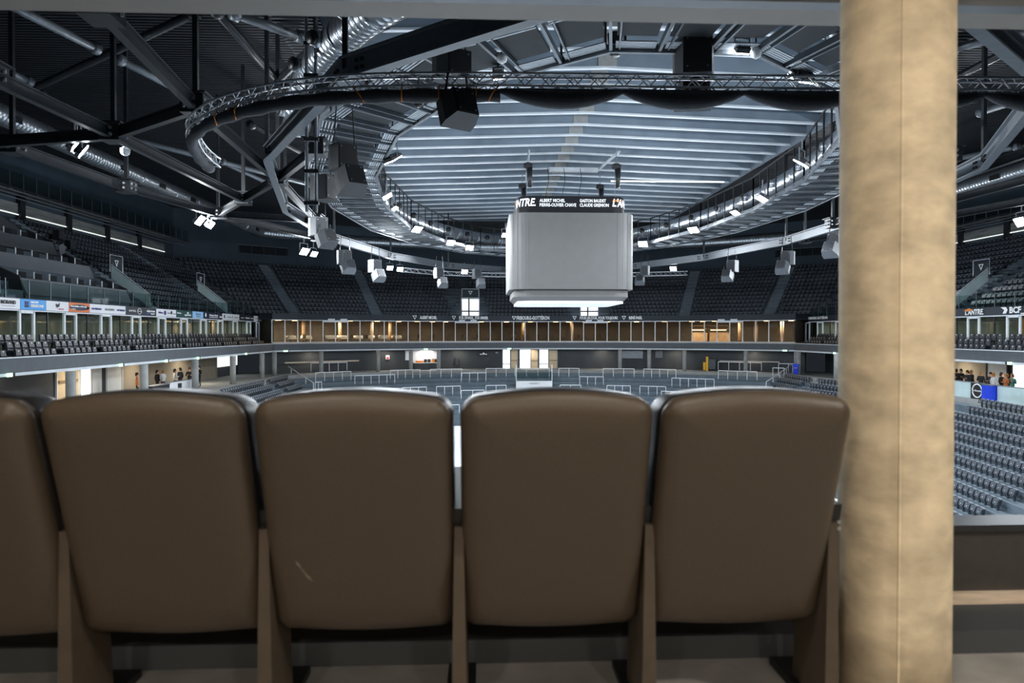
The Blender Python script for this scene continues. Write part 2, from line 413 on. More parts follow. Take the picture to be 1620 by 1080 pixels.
for i, (a, b) in enumerate(TB):
    p, q = at_z(*a, HT), at_z(*b, HT)
    for s_ in (0, 1):
        if s_: p, q = mir(p), mir(q)
        mb = MB(); mb.tube(p, q, .17, 10); mb.tube(p, p + (q - p).normalized() * .3, .25, 10); mb.tube(q, q + (p - q).normalized() * .3, .25, 10)
        mb.build('tube', 'steel_grey' if i in (0, 1, 3, 4, 5, 10) else 'steel_dark', ROOF_SIDES[s_], True)
# ring beam
def ell(phi, ax, ay, cy): return V((CX + ax * math.sin(phi), cy - ay * math.cos(phi), 0))
RING = [Z(ell(math.radians(a), 17.4, 32, 45), HB) for a in [11.25 + 22.5 * i for i in range(16)]]
ring = thing('ring_beam', (CX, 45, HB), 'pale steel ring beam bolted in straight lengths around the roof opening', 'ring beam')
for i, p in enumerate(RING):
    q = RING[(i + 1) % 16]; mb = MB(); mb.ibeam(p, q, .3, .62, .06); b = mb.build('beam', 'steel_mid', ring)
    d = (q - p).normalized(); nrm = V((-d.y, d.x, 0)); mb = MB()
    for e, sg in ((p, 1), (q, -1)):
        for kx in (.5, .7):
            for kz in (-.1, .1):
                c = e + d * sg * kx + V((0, 0, kz))
                for sn in (-1, 1): mb.tube(c, c + nrm * sn * .1, .05, 6)
    mb.build('bolts', 'black_plastic', b)
    mb = MB(); mb.bar(p, p + V((0, 0, 7)), .14, .14); mb.build('hanger', 'steel_dark', ring)

# ------------------------------------------------------------------ technical gallery
GZ = 8.5
GA = [math.radians(-10 + 20 * i) for i in range(18)]
gin = [Z(ell(a, 12.6, 26.5, 46.5), GZ) for a in GA]; gout = [Z(ell(a, 16.2, 29.8, 46.5), GZ) for a in GA]
gal = thing('technical_gallery', (CX, 46.5, GZ), 'oval technical gallery of grey panels, gratings and rails under the roof', 'gallery')
for i in range(18):
    j = (i + 1) % 18; a, b, c, d = gin[i], gin[j], gout[j], gout[i]
    for nm, p, q in (('inner_edge', a, b), ('outer_edge', d, c)):
        mb = MB(); mb.ibeam(p, q, .12, .26, .03); mb.build(nm, 'steel_grey', gal)
    nb = max(2, round((a - b).length / 1.55))
    for k in range(nb):
        u0, u1 = k / nb, (k + 1) / nb
        P = lambda u, v: a.lerp(b, u).lerp(d.lerp(c, u), v)
        mb = MB(); mb.bar(P(u0, 0), P(u0, 1), .09, .2); mb.bar(P(u0 + .06, 0), P(u0 + .06, 1), .05, .12, (0, 0, 1)); mb.build('joist', 'steel_grey' if k % 2 == 0 else 'steel_mid', gal)
        e = .12; mb = MB(); up = V((0, 0, .08))
        mb.hexa([P(u0 + e / nb, .22) + up, P(u1 - e / nb, .22) + up, P(u1 - e / nb, .74) + up, P(u0 + e / nb, .74) + up] + [x + V((0, 0, .14)) for x in (P(u0 + e / nb, .22), P(u1 - e / nb, .22), P(u1 - e / nb, .74), P(u0 + e / nb, .74))])
        mb.build('panel', 'gallery_panel', gal)
        for v0, v1 in ((.04, .16), (.8, .96)):
            mb = MB()
            for s_ in range(5):
                v = v0 + (v1 - v0) * s_ / 4; mb.bar(P(u0 + .1 / nb, v), P(u1 - .1 / nb, v), .06, .04)
            mb.build('grating', 'steel_white', gal)
    mid = (GA[i] + GA[j]) / 2 % (2 * math.pi)
    if math.radians(48) < mid < math.radians(312):
        nb = max(2, round((a - b).length / 1.6)); rail = MB()
        ins = V((CX, 46.5, 0)); top = V((0, 0, 2.2))
        mb = MB(); mb.bar(a + top, b + top, .07, .09); mb.build('top_rail', 'black_plastic', gal)
        for k in range(nb + 1):
            p = a.lerp(b, k / nb); mb = MB(); mb.bar(p, p + top, .07, .07); mb.build('rail_post', 'black_plastic', gal)

# ------------------------------------------------------------------ ventilation ducts
def duct(name, pts, r, label, nozz=0, closed=False, grilles=0, face=1):
    t = thing(name, pts[0], label, 'duct'); N = len(pts); M_ = N if closed else N - 1
    for k in range(M_):
        a, b = V(pts[k]), V(pts[(k + 1) % N]); mb = MB(); L = (b - a).length; ns = max(1, int(L / .28))
        ring_pts = []; rad = []
        for i in range(ns + 1):
            ring_pts.append(a.lerp(b, i / ns)); rad.append(r)
        # spiral seam: shallow ridges along the duct
        vs = []
        d_, x_, y_ = mb.frame(a, b); n_ = 14
        for i in range(ns + 1):
            for e, rr in ((-.02, r), (0, r * 1.018), (.02, r)):
                for q in range(n_):
                    an = 2 * math.pi * q / n_; vs.append(ring_pts[i] + d_ * e + (x_ * math.cos(an) + y_ * math.sin(an)) * rr)
        fs = [(g * n_ + q, g * n_ + (q + 1) % n_, (g + 1) * n_ + (q + 1) % n_, (g + 1) * n_ + q) for g in range(3 * (ns + 1) - 1) for q in range(n_)]
        mb.add(vs, fs); seg = mb.build('duct_section', 'galvanised', t, True)
        mb = MB(); mb.tube(a - d_ * .06, a + d_ * .06, r * 1.07, 14); mb.build('flange', 'galvanised', t, True)
        if nozz and k % nozz == 0:
            inw = (V((CX, 46.5, a.z)) - a).normalized() * face; m_ = a.lerp(b, .5); mb = MB(); mb.tube(m_ + inw * r * .8, m_ + inw * r * 1.5, .26, 12); nz = mb.build('nozzle', 'galvanised', t, True)
            mb = MB(); mb.tube(m_ + inw * r * 1.45, m_ + inw * r * 1.7, .24, 12); mb.build('nozzle_mouth', 'black_plastic', nz, True)
        if grilles:
            m_ = a.lerp(b, .5); side = x_ if (V((CX, 46, a.z)) - m_).dot(x_) > 0 else -x_
            mb = MB(); c = m_ + side * r * .98 - y_ * .12; mb.bar(c - d_ * .45, c + d_ * .45, .06, .34, (0, 0, 1)); mb.build('grille', 'black_plastic', t)
    return t
duct('ring_duct', [Z(ell(math.radians(10 * i), 13.7, 27.6, 46.5), 9.8) for i in range(36)], .55, 'round silver spiral duct circling above the technical gallery', 1, True)
duct('supply_duct', [Z(ell(math.radians(-64 + 6 * i), 16.6, 30.3, 46.5), 10.0) for i in range(10)], .62, 'wide silver spiral duct with black round nozzles at the upper left of the gallery', 1, False, 0, -1)
DSL = [pos(('L', u), 1.6) for u in [i / 12 for i in range(13)]]; DSF = [pos(('F', u), 1.6) for u in [i / 16 for i in range(17)]]; DSR = [pos(('R', u), 1.6) for u in [i / 12 for i in range(13)]]
duct('wall_duct', [Z(p, 11.0) for p in DSL], .55, 'round silver duct running along the left stand under the dark roof', 0, False, 1)
duct('wall_duct', [Z(p, 11.0) for p in DSF], .55, 'round silver duct curving around the far stand under the dark roof', 0)
duct('wall_duct', [Z(p, 11.0) for p in DSR], .55, 'round silver duct running along the right stand behind the column', 0, False, 1)

# ------------------------------------------------------------------ lighting trusses
def truss(name, pts, w_, label):
    t = thing(name, pts[0], label, 'truss'); pts = [V(p) for p in pts]; N = len(pts); fr = []
    for k in range(N):
        d = (pts[min(k + 1, N - 1)] - pts[max(k - 1, 0)]).normalized(); r = V((d.y, -d.x, 0)).normalized(); fr.append(r)
    def corner(k, sx, sz): return pts[k] + fr[k] * sx * w_ / 2 + V((0, 0, sz * w_ / 2))
    for sx, sz in ((-1, -1), (1, -1), (1, 1), (-1, 1)):
        mb = MB(); mb.ptube([corner(k, sx, sz) for k in range(N)], .028, 6); mb.build('chord', 'aluminium', t, True)
    faces = (((-1, -1), (1, -1)), ((1, -1), (1, 1)), ((1, 1), (-1, 1)), ((-1, 1), (-1, -1)))
    for (p, q) in faces:
        mb = MB()
        for k in range(N - 1):
            A_, B_ = (p, q) if k % 2 == 0 else (q, p)
            mb.tube(corner(k, *A_), corner(k + 1, *B_), .013, 5, cap=False)
        mb.build('lacing', 'aluminium', t)
    return t, corner
def resample(pts, st):
    out = [V(pts[0])]; acc = 0
    for a, b in zip(pts[:-1], pts[1:]):
        a, b = V(a), V(b); L = (b - a).length; s_ = st - acc
        while s_ <= L: out.append(a.lerp(b, s_ / L)); s_ += st
        acc = L - (s_ - st)
    return out
def smooth(pts, it=3):
    pts = [V(p) for p in pts]
    for _ in range(it):
        o = [pts[0]]
        for a, b in zip(pts[:-1], pts[1:]): o += [a.lerp(b, .25), a.lerp(b, .75)]
        pts = o + [pts[-1]]
    return pts
TZ = 5.5
tp = [at_z(342, 258, TZ), at_z(318, 240, TZ), at_z(300, 208, TZ), at_z(312, 188, TZ), at_z(348, 166, TZ), at_z(430, 144, TZ), at_z(540, 131, TZ), at_z(690, 128, TZ), at_z(900, 130, TZ), at_z(1330, 134, TZ), at_z(1620, 136, TZ), at_z(1900, 142, TZ), mir(at_z(305, 208, TZ))]
tpr = resample(smooth(tp), .27)
tr, corner = truss('lighting_truss', tpr, .27, 'silver lattice lighting truss curving across the front of the roof opening')
# black curtain bundled under the truss: tight roll on the left, swags on the right
dr = MB(); kk = 0; N = len(tpr)
s0 = next(i for i, p in enumerate(tpr) if p.x > 0.1)
roll = [p + V((0, 0, -.31)) for p in tpr[2:s0 + 1]]
cur = thing('black_curtain', roll[0], 'black curtain rolled and swagged under the curved lighting truss', 'curtain')
mb = MB(); mb.ptube(roll, [.145 + .02 * math.sin(i * 1.7) for i in range(len(roll))], 10); mb.build('rolled_curtain', 'curtain', cur, True)
i = s0; sw = 10
while i + sw < N:
    pts = []; rad = []
    for k in range(sw + 1):
        u = k / sw; pts.append(tpr[i + k] + V((0, 0, -.2 - .2 * math.sin(math.pi * u)))); rad.append(.05 + .14 * math.sin(math.pi * u) ** .6)
    mb = MB(); mb.ptube(pts, rad, 10)
    # netting panel between truss and swag
    vs = []
    for k in range(sw + 1): vs += [tpr[i + k] + V((0, 0, -.14)), pts[k]]
    mb.add(vs, [(2 * k, 2 * k + 1, 2 * k + 3, 2 * k + 2) for k in range(sw)]); mb.build('curtain_swag', 'curtain', cur, True); i += sw
for px in (345, 362, 372, 585, 630, 690, 725, 755, 764):
    k = min(range(s0 + 4), key=lambda q: abs((proj(tpr[q]) or (9e9, 0))[0] - px) + (0 if tpr[q].y < 19 else 1e4)); p = tpr[k]
    mb = MB(); d = (tpr[k + 1] - p).normalized() * random.choice((.02, .25, -.25)); r = V((d.y, -d.x, 0)).normalized() if d.length > .1 else V((0, -1, 0))
    if r.y > 0: r = -r
    mb.ptube([p + V((0, 0, -.13)) + r * .14 + d, p + V((0, 0, -.3)) + r * .17 + d * .4, p + V((0, 0, -.46)) + r * .04], .016, 5); mb.build('strap', 'orange', cur, True)
tp2 = [at_z(628, 427, 7.5 * 1), at_z(660, 432, 7.5), at_z(720, 436, 7.5)]
tp2 = [V((-8.0, 69, 6.3)), V((-5, 72.5, 6.3)), V((0, 74.6, 6.3)), V((6, 75.2, 6.3)), V((13, 74.6, 6.3)), V((22, 71.5, 6.3))]
truss('lighting_truss', resample(smooth(tp2), .5), .4, 'far silver lattice truss hanging behind the scoreboard, above the far seats')

# ------------------------------------------------------------------ floodlights
def flood(px, py, h=8.2, size=.7, light=True, label=None, tgt=None, point=None):
    p = V(point) if point is not None else at_z(px, py, h); tgt = V(tgt) if tgt else V((CX + (p.x - CX) * .1, CY + (p.y - CY) * .25, -9))
    d = (tgt - p).normalized(); r = d.cross(V((0, 0, 1))).normalized(); u = r.cross(d)
    R = Matrix((r, d, u)).transposed()
    t = thing('floodlight', p, label, 'floodlight', 'floodlights under the roof')
    mb = MB(); mb.box(p - d * .09, (size * 1.06, .14, size * .8), R); 
    for q in range(5): mb.box(p - d * .2 + r * (q - 2) * size * .2, (.03, .12, size * .7), R)
    mb.build('housing', 'steel_dark', t)
    mb = MB(); mb.box(p, (size, .04, size * .72), R); mb.build('lens', 'lamp_face', t)
    mb = MB(); up = p + V((0, 0, size * .75)) - d * .1
    for sg in (-1, 1): mb.bar(p - d * .1 + r * sg * size * .57, up + r * sg * size * .57, .04, .06)
    mb.bar(up - r * size * .59, up + r * size * .59, .05, .05); mb.tube(up, up + V((0, 0, .5)), .04, 6); mb.build('bracket', 'steel_grey', t)
    if light:
        ld = bpy.data.lights.new('flood_lamp', 'AREA'); ld.shape = 'SQUARE'; ld.size = size; ld.energy = FLOOD_W * light; ld.color = COOL
        lo = bpy.data.objects.new('flood_lamp', ld); COL.objects.link(lo)
        lo.parent = t; lo.matrix_parent_inverse = wm(t).inverted()
        Rl = Matrix((r, u, -d)).transposed().to_4x4(); Rl.translation = p + d * .06; lo.matrix_basis = Rl
FL = [(124, 226, 7.0, .9, 1, 'large floodlight hanging left of the curved truss, brightest on the left'),
      (132, 240, 6.6, .6, 0, 'smaller floodlight just under the large left floodlight'),
      (317, 349, 6.6, .8, 1, 'floodlight at the left roof node above the sponsor boards'),
      (334, 356, 6.4, .6, 0, 'narrow floodlight right beside the left roof node floodlight'),
      (482, 398, 6.4, .8, 1, 'floodlight hanging over the far left corner seats'),
      (497, 402, 6.4, .6, 0, 'small floodlight right of the one over the far left corner seats'),
      (622, 253, 8.3, .8, 1, 'floodlight at the gallery edge nearest the left loudspeaker cluster'),
      (613, 311, 8.3, .8, 1, 'floodlight at the left bend of the gallery, below the first'),
      (625, 330, 8.3, .5, 0, 'small floodlight below the left bend of the gallery'),
      (660, 363, 8.3, .8, 1, 'floodlight on the far left gallery edge, under the railing'),
      (713, 384, 8.3, .7, 0, 'far gallery floodlight, left of a pair beside the scoreboard'),
      (743, 392, 8.3, .7, 1, 'far gallery floodlight, right of a pair beside the scoreboard'),
      (735, 430, 6.6, .6, 0, 'small floodlight above the far truss left of the scoreboard'),
      (617, 424, 6.6, .6, 1, 'left of two small floodlights above the far left seats'),
      (633, 426, 6.6, .6, 0, 'right of two small floodlights above the far left seats'),
      (800, 372, 8.3, .6, 0, 'dim small floodlight close to the left edge of the scoreboard'),
      (1262, 123, 8.3, .55, 1, 'left lamp of the pair seen above the truss near the column'),
      (1271, 127, 8.2, .5, 0, 'right lamp of the pair seen above the truss near the column'),
      (1267, 259, 8.3, .8, 1, 'floodlight on the right gallery edge nearest the column'),
      (1205, 315, 8.3, .8, 1, 'second floodlight from the column along the right gallery edge'),
      (1163, 337, 8.3, .6, 0, 'small third floodlight from the column along the right gallery edge'),
      (1097, 364, 8.3, .8, 1, 'fourth floodlight from the column along the right gallery edge'),
      (1017, 386, 8.3, .8, 1, 'floodlight touching the right edge of the scoreboard'),
      (1065, 425, 6.6, .6, 0, 'small floodlight low under the ring beam right of the scoreboard'),
      (789, 123, 8.2, .3, 0, 'tiny bright lamp behind the truss above the hanging loudspeaker'),
      (1172, 82, 8.4, .4, 0, 'slim bright lamp at the near gallery corner right of the hanging loudspeaker')]
for f in FL: flood(f[0], f[1], f[2], f[3], f[4], f[5])
# lamps of the near gallery half, out of the picture above the spectator box
for i, (x, y) in enumerate(((34, 20), (34, 42), (34, 62))):
    flood(0, 0, 8, .8, 1, 'floodlight over the right stand behind the column, %s from the near end' % ORD[i], point=(x, y, 7.0))

# ------------------------------------------------------------------ loudspeakers
def speaker(px, py, y, wd, ht, dp, rz_, tilt, label, m='speaker', drop=0):
    c = at_y(px, py, y); R = Euler((tilt, 0, rz_)).to_matrix()
    t = thing('loudspeaker', c, label, 'loudspeaker', 'hanging loudspeakers')
    mb = MB(); a = wd / 2; b = wd * .36; h = ht / 2; f_, k_ = -dp / 2, dp / 2
    ring = [V((-b, f_, -h)), V((b, f_, -h)), V((a, k_ * .2, -h)), V((a, k_, -h)), V((-a, k_, -h)), V((-a, k_ * .2, -h))]
    mb.prism([c + R @ p for p in ring], R @ V((0, 0, ht))); mb.build('cabinet', m, t)
    mb = MB(); mb.box(c + R @ V((0, f_ - .012, 0)), (b * 1.8, .02, ht * .9), R); g = mb.build('grille', 'black_plastic' if m == 'speaker' else 'speaker', t)
    mb = MB()
    for sx in (-1, 1):
        for sz in (-1, 1): mb.tube(c + R @ V((sx * b * .7, f_ - .03, sz * h * .7)), c + R @ V((sx * b * .7, f_, sz * h * .7)), .022, 6)
    mb.build('bolts', 'bolt', t)
    mb = MB()
    for sx in (-1, 1): mb.tube(c + R @ V((sx * a * .8, 0, h)), c + R @ V((sx * a * .6, 0, h)) + V((0, 0, .5 + drop)), .025, 6)
    mb.build('suspension', 'steel_dark', t)
speaker(718, 106, 20.4, 1.05, .8, .8, .5, 0, 'upper cabinet of the loudspeaker pair hanging above the truss straps')
speaker(727, 173, 14.85, .74, .6, .6, .55, -.35, 'tilted loudspeaker hanging under the truss by the orange straps')
speaker(545, 250, 25, .95, .9, .8, .5, 0, 'upper cabinet of the left loudspeaker cluster beside the gallery', drop=1)
speaker(557, 286, 24.6, .95, .85, .8, .6, -.5, 'tilted cabinet under the left loudspeaker cluster beside the gallery')
speaker(514, 298, 25.5, .8, .9, .7, 1.0, 0, 'small cabinet left of the left loudspeaker cluster, beside the mast')
speaker(1099, 92, 20.2, 1.15, 1.15, .9, -.12, 0, 'big square loudspeaker hanging above the truss at centre right', drop=.4)
speaker(1098, 150, 20.6, 1.1, .55, .9, -.12, -.3, 'tilted loudspeaker hidden behind the truss at centre right')
speaker(505, 359, 38, .95, 1.0, .8, .6, 0, 'upper cabinet hanging at the foot of the left mast', 'speaker_grey', 1)
speaker(518, 378, 37.5, .95, .8, .8, .8, -.5, 'tilted cabinet hanging at the foot of the left mast')
for i, (px, py, yy, rz_) in enumerate(((546, 407, 50, .6), (594, 421, 55, .6), (695, 432, 66, .3), (755, 433, 70, .2), (1158, 421, 58, -.6), (1245, 408, 50, -.7), (1020, 428, 68, -.3), (1322, 380, 42, -.9))):
    nm = ['left of the pair over the far left stairs', 'right of the pair over the far left stairs', 'second to the left of the scoreboard', 'nearest the scoreboard on its left', 'under the right ring beam, middle', 'under the right ring beam, nearest the column', 'nearest the scoreboard on its right', 'cut off by the column edge'][i]
    speaker(px, py, yy, .95, 1.0, .8, rz_, 0, 'small grey far loudspeaker ' + nm, 'speaker_grey', .6)
    speaker(px + (6 if px < 900 else -8), py + 15, yy - .4, .95, .75, .8, rz_, -.55, 'tilted lower cabinet of the far loudspeaker ' + nm, 'speaker_grey')
# moving head spotlight
c = at_y(973, 62, 20.6); t = thing('moving_head_light', c, 'black moving head spotlight hanging from the near gallery rails', 'spotlight')
mb = MB(); mb.tube(c + V((0, 0, -.5)), c + V((0, 0, .15)), .16, 14, r2=.24); mb.build('head', 'black_plastic', t, True)
mb = MB(); mb.box(c + V((-.3, 0, .15)), (.06, .2, .8)); mb.box(c + V((.3, 0, .15)), (.06, .2, .8)); mb.box(c + V((0, 0, .55)), (.66, .3, .2)); mb.build('yoke', 'black_plastic', t)
mb = MB(); mb.bar(c + V((-.9, 0, .75)), c + V((.9, .3, .8)), .06, .06); mb.build('pipe', 'steel_grey', t)
# small dome cameras
for px, py, yy, lb in ((1196, 82, 20.2, 'small white dome camera on a rod under the near right gallery corner'), (794, 90, 21, 'small white dome camera on a rod under the near left gallery'), (662, 160, 22, 'small dark dome lamp under the truss left of the tilted loudspeaker'), (198, 238, 26, 'small white camera under the left roof beam')):
    c = at_y(px, py, yy); t = thing('dome_camera', c, lb, 'camera'); mb = MB()
    mb.loft([[c + V((r * math.cos(a * .628), r * math.sin(a * .628), z)) for a in range(10)] for r, z in ((.05, -.2), (.14, -.14), (.17, -.03), (.17, .06), (.06, .14))]); mb.build('dome', 'wall_white' if 'white' in lb else 'black_plastic', t, True)
    mb = MB(); mb.tube(c + V((0, 0, .1)), c + V((0, 0, .9)), .025, 6); mb.build('rod', 'steel_dark', t)
# suspension mast at the left of the gallery
p0 = at_y(493, 335, 24); p1 = at_y(490, 5, 24); t = thing('suspension_mast', p0, 'vertical steel mast of bolted tubes left of the loudspeaker cluster', 'mast')
for dx in (-.16, .16):
    mb = MB(); mb.tube((p0.x + dx, p0.y, p0.z), (p0.x + dx, p0.y, 14.3), .06, 8); mb.build('tube', 'steel_grey', t, True)
for k in range(9):
    mb = MB(); z = p0.z + .3 + k * 1.1; mb.box((p0.x, p0.y, z), (.5, .14, .12)); mb.build('clamp', 'steel_dark', t)

# ------------------------------------------------------------------ scoreboard
SBY, SBX, SW, SR = 50.3, CX + .05, 4.3, 1.25
sb = thing('scoreboard', (SBX, SBY, 1.9), 'big grey scoreboard cube with black lettered crown hanging over the rink', 'scoreboard')
def rr(hw, r, z): return [V((x, y, z)) for x, y in rrect(SBX, SBY, hw, hw, r, 8)]
mb = MB(); mb.loft([rr(SW, SR, 2.95), rr(SW, SR, 8.1)]); body = mb.build('screen_body', 'score_grey', sb)
for sx in (-1, 1):
    for o_, dy in ((0, -.005), (.35, .05), (.7, .2)):
        mb = MB(); mb.box((SBX + sx * (SW - SR + o_), SBY - SW + dy, 5.525), (.028, .03, 5.15)); mb.build('panel_joint', 'score_joint', body)
mb = MB(); mb.loft([rr(SW - .55, .95, 2.2), rr(SW - .3, 1.1, 2.45), rr(SW - .3, 1.1, 2.95)]); mb.build('skirt', 'score_grey', sb)
mb = MB(); mb.loft([rr(SW - .6, .95, 2.02), rr(SW - .6, .95, 2.19)]); mb.build('underside', 'wall_white', sb)
CWH = SW - .55; CRD = 1.0
mb = MB(); mb.loft([rr(CWH, CRD, 8.1), rr(CWH, CRD, 9.32)]); crown = mb.build('crown', 'score_black', sb)
def crown_pos(s_, off):
    """s_: distance along the crown measured from the middle of the face towards the camera, to the right"""
    hw = CWH; st = hw - CRD; q = math.pi / 2 * CRD; sg = 1 if s_ >= 0 else -1; a = abs(s_)
    if a <= st: p = V((sg * a, -hw - off, 0))
    elif a <= st + q: an = (a - st) / CRD; p = V((sg * (st + (CRD + off) * math.sin(an)), -(hw - CRD) - (CRD + off) * math.cos(an), 0))
    else: p = V((sg * (hw + off), -(st) + (a - st - q), 0))
    return p + V((SBX, SBY, 0))
def crown_text(s, size, s0, z, m, fit=None, bold=0, shear=0):
    me = text_mesh(s, size, .015, bold).copy(); xs = [v.co.x for v in me.vertices]; k = fit / (max(xs) - min(xs)) if fit else 1
    for v in me.vertices:
        p = crown_pos(s0 + v.co.x * k + shear * v.co.y, .02 + v.co.z); v.co = V((p.x, p.y, z + v.co.y))
    me.materials.clear(); me.materials.append(MATS[m]); link('lettering', me, crown)
for s0, a, b, w1, w2 in ((-.98, 'ALBERT MICHEL', 'PIERRE-OLIVIER CHAVE', 1.75, 2.5), (1.52, 'GASTON BAUDET', 'CLAUDE GREMION', 1.8, 2.0)):
    crown_text(a, .3, s0 - (w2 - w1) / 2, 9.0, 'text_white', w1, .006); crown_text(b, .3, s0, 8.7, 'text_white', w2, .006)
for sg in (-1, 1):
    c0 = -3.62 if sg < 0 else 3.95
    crown_text("L'ANTRE.", .72, c0, 8.86, 'text_white', 2.3, .02, .18)
    mb = MB()
    for i in range(5):
        p = crown_pos(c0 - 1.1 + i * .16, .03); mb.prism([V((p.x - .1, p.y, 8.98)), V((p.x + .12, p.y, 9.0)), V((p.x + .04, p.y, 9.16 - .03 * i))], (0, .015, 0))
    mb.build('logo_flame', 'orange', crown)
for x, y in ((-3.0, -3.4), (3.1, -3.4), (-3.0, 3.2), (3.1, 3.2)):
    p = V((SBX + x, SBY + y, 11.1)); h = thing('chain_hoist', p, '%s %s chain hoist with a long black bag above the scoreboard' % ('front' if y < 0 else 'rear', 'left' if x < 0 else 'right'), 'hoist', 'chain hoists above the scoreboard')
    mb = MB(); mb.box(p + V((0, 0, .35)), (.35, .3, .4)); mb.tube(p + V((-.3, 0, .35)), p + V((.3, 0, .35)), .16, 10); mb.build('motor', 'black_plastic', h)
    mb = MB(); mb.tube(p + V((.12, 0, -1.1)), p + V((.12, 0, .2)), .15, 10, r2=.2); mb.build('chain_bag', 'black_plastic', h, True)
    mb = MB(); mb.tube(p + V((-.1, 0, .3)), (p.x - .1, p.y, 9.2), .025, 6); mb.tube(p + V((0, 0, .4)), p + V((0, 0, 1.65)), .03, 6); mb.build('chain', 'steel_grey', h)
mb = MB(); mb.box((SBX + .6, SBY, 12.0), (3.6, .35, .3)); mb.bar((SBX + 2.4, SBY, 12), (SBX + 3.4, SBY - 3, 12.6), .14, .14); mb.bar((SBX - 2.9, SBY, 11.2), (SBX - 2.9, SBY - 3, 12.6), .14, .14); mb.build('hoist_frame', 'steel_white', label='white steel hoist frame under the roof above the scoreboard', cat='frame')
for i, dx in enumerate((-1.4, -.2, 1.0)):
    mb = MB(); mb.ptube([(SBX + dx + .1 * math.sin(k), SBY - .5, 12 - 2.8 * k / 6) for k in range(7)], .025, 5); mb.build('cable', 'black_plastic', label='%s of three thin black cables dropping onto the scoreboard crown' % ('left', 'middle', 'right')[i], cat='cable', group='scoreboard cables')

# ------------------------------------------------------------------ stadium seats
def seat_parts(kind):
    """list of (verts, faces, material index) in seat space: x across, -y towards the rink, z up from the tread"""
    m = MB()
    if kind == 'loge':
        m.hexa([(-.23, .02, .38), (.23, .02, .38), (.23, .12, .36), (-.23, .12, .36), (-.17, .1, .86), (.17, .1, .86), (.17, .2, .84), (-.17, .2, .84)])
        m.hexa([(-.22, -.34, .36), (.22, -.34, .36), (.22, .06, .34), (-.22, .06, .34), (-.23, -.36, .46), (.23, -.36, .46), (.23, .06, .44), (-.23, .06, .44)])
        m.box((0, -.1, .18), (.1, .1, .36)); m.box((0, -.05, .012), (.3, .3, .024))
        m.add([(-.055, .083, .83), (.055, .083, .83), (0, .068, .73)], [(0, 1, 2)], 1)
        m.box((-.265, -.12, .56), (.05, .36, .05))
    else:
        m.hexa([(-.2, .04, .36), (.2, .04, .36), (.2, .1, .36), (-.2, .1, .36), (-.22, .1, .76), (.22, .1, .76), (.22, .15, .76), (-.22, .15, .76)])
        m.hexa([(-.17, .11, .76), (.17, .11, .76), (.17, .15, .76), (-.17, .15, .76), (-.12, .125, .82), (.12, .125, .82), (.12, .16, .82), (-.12, .16, .82)], 2)
        m.hexa([(-.2, -.1, .4), (.2, -.1, .4), (.2, .03, .36), (-.2, .03, .36), (-.21, -.02, .74), (.21, -.02, .74), (.21, .05, .74), (-.21, .05, .74)])
        m.box((0, .06, .2), (.08, .1, .4))
        m.box((0, -.075, .54), (.055, .02, .045), None, 1)
    if kind != 'loge': m.v = [(x, y, z * .74) for x, y, z in m.v]
    return m
SEAT_ME = {k: seat_parts(k).mesh('stadium_seat', ['seat' if k != 'loge' else 'loge_seat', 'seat_tag', 'seat_light']) for k in ('bowl', 'loge')}
SEAT_MB = {k: seat_parts(k) for k in ('bowl', 'loge')}
def rotz_of(p, kind):   # rotation so that -y looks to the rink
    g, q = kind
    if g == 'L': return math.pi / 2
    if g == 'R': return -math.pi / 2
    return -q
def in_view(p):
    q = proj(p); return q and -15 < q[0] < 1635 and 0 < q[1] < 1080 and not (1338 < q[0] < 1488)
def hidden_by_chairs(p):
    q = proj(p); return q and q[1] > 650 and q[0] < 1340
def nthw(n): return '%d%s' % (n, 'th' if 10 < n % 100 < 14 else {1: 'st', 2: 'nd', 3: 'rd'}.get(n % 10, 'th'))
def place_seats(items, kind, name, cat, labeler, group, limit, stuff_label):
    items = [it for it in items if in_view(it[0])] + [it for it in items if not in_view(it[0])]
    vis = [it for it in items if in_view(it[0]) and not hidden_by_chairs(it[0])]; rest = [it for it in items if not (in_view(it[0]) and not hidden_by_chairs(it[0]))]
    vis.sort(key=lambda it: it[0].length); solo, more = vis[:limit], vis[limit:] + rest
    cnt = {}
    solo.sort(key=lambda it: (it[2], it[3], proj(it[0])[0]))
    for p, rz_, row, side in solo:
        cnt[row, side] = nth = cnt.get((row, side), 0) + 1
        o = bpy.data.objects.new(name, SEAT_ME[kind]); COL.objects.link(o); o.location = p; o.rotation_euler = (0, 0, rz_)
        tag(o, labeler(row, side, p) + ', %s from the left' % nthw(nth), cat, group(row, side))
    if more:
        src = SEAT_MB[kind]; mb = MB()
        for p, rz_, row, side in more:
            c, s_ = math.cos(rz_), math.sin(rz_); n0 = len(mb.v)
            mb.v += [(p.x + c * x - s_ * y, p.y + s_ * x + c * y, p.z + z) for x, y, z in src.v]; mb.f += [tuple(i + n0 for i in f) for f in src.f]; mb.m += src.m
        mb.build(name + 's', ['seat' if kind != 'loge' else 'loge_seat', 'seat_tag', 'seat_light'], label=stuff_label, cat=cat, kind='stuff')
T_ST = [math.radians(a) for a in (-37.3, -24.7, 24.7, 37.3)]; T_PO = [math.radians(-9.7), math.radians(9.7)]
Y_VOM = (20.5, 36.5, 52.5, 68)
PRESS = (38.2, 51.2)
up = []
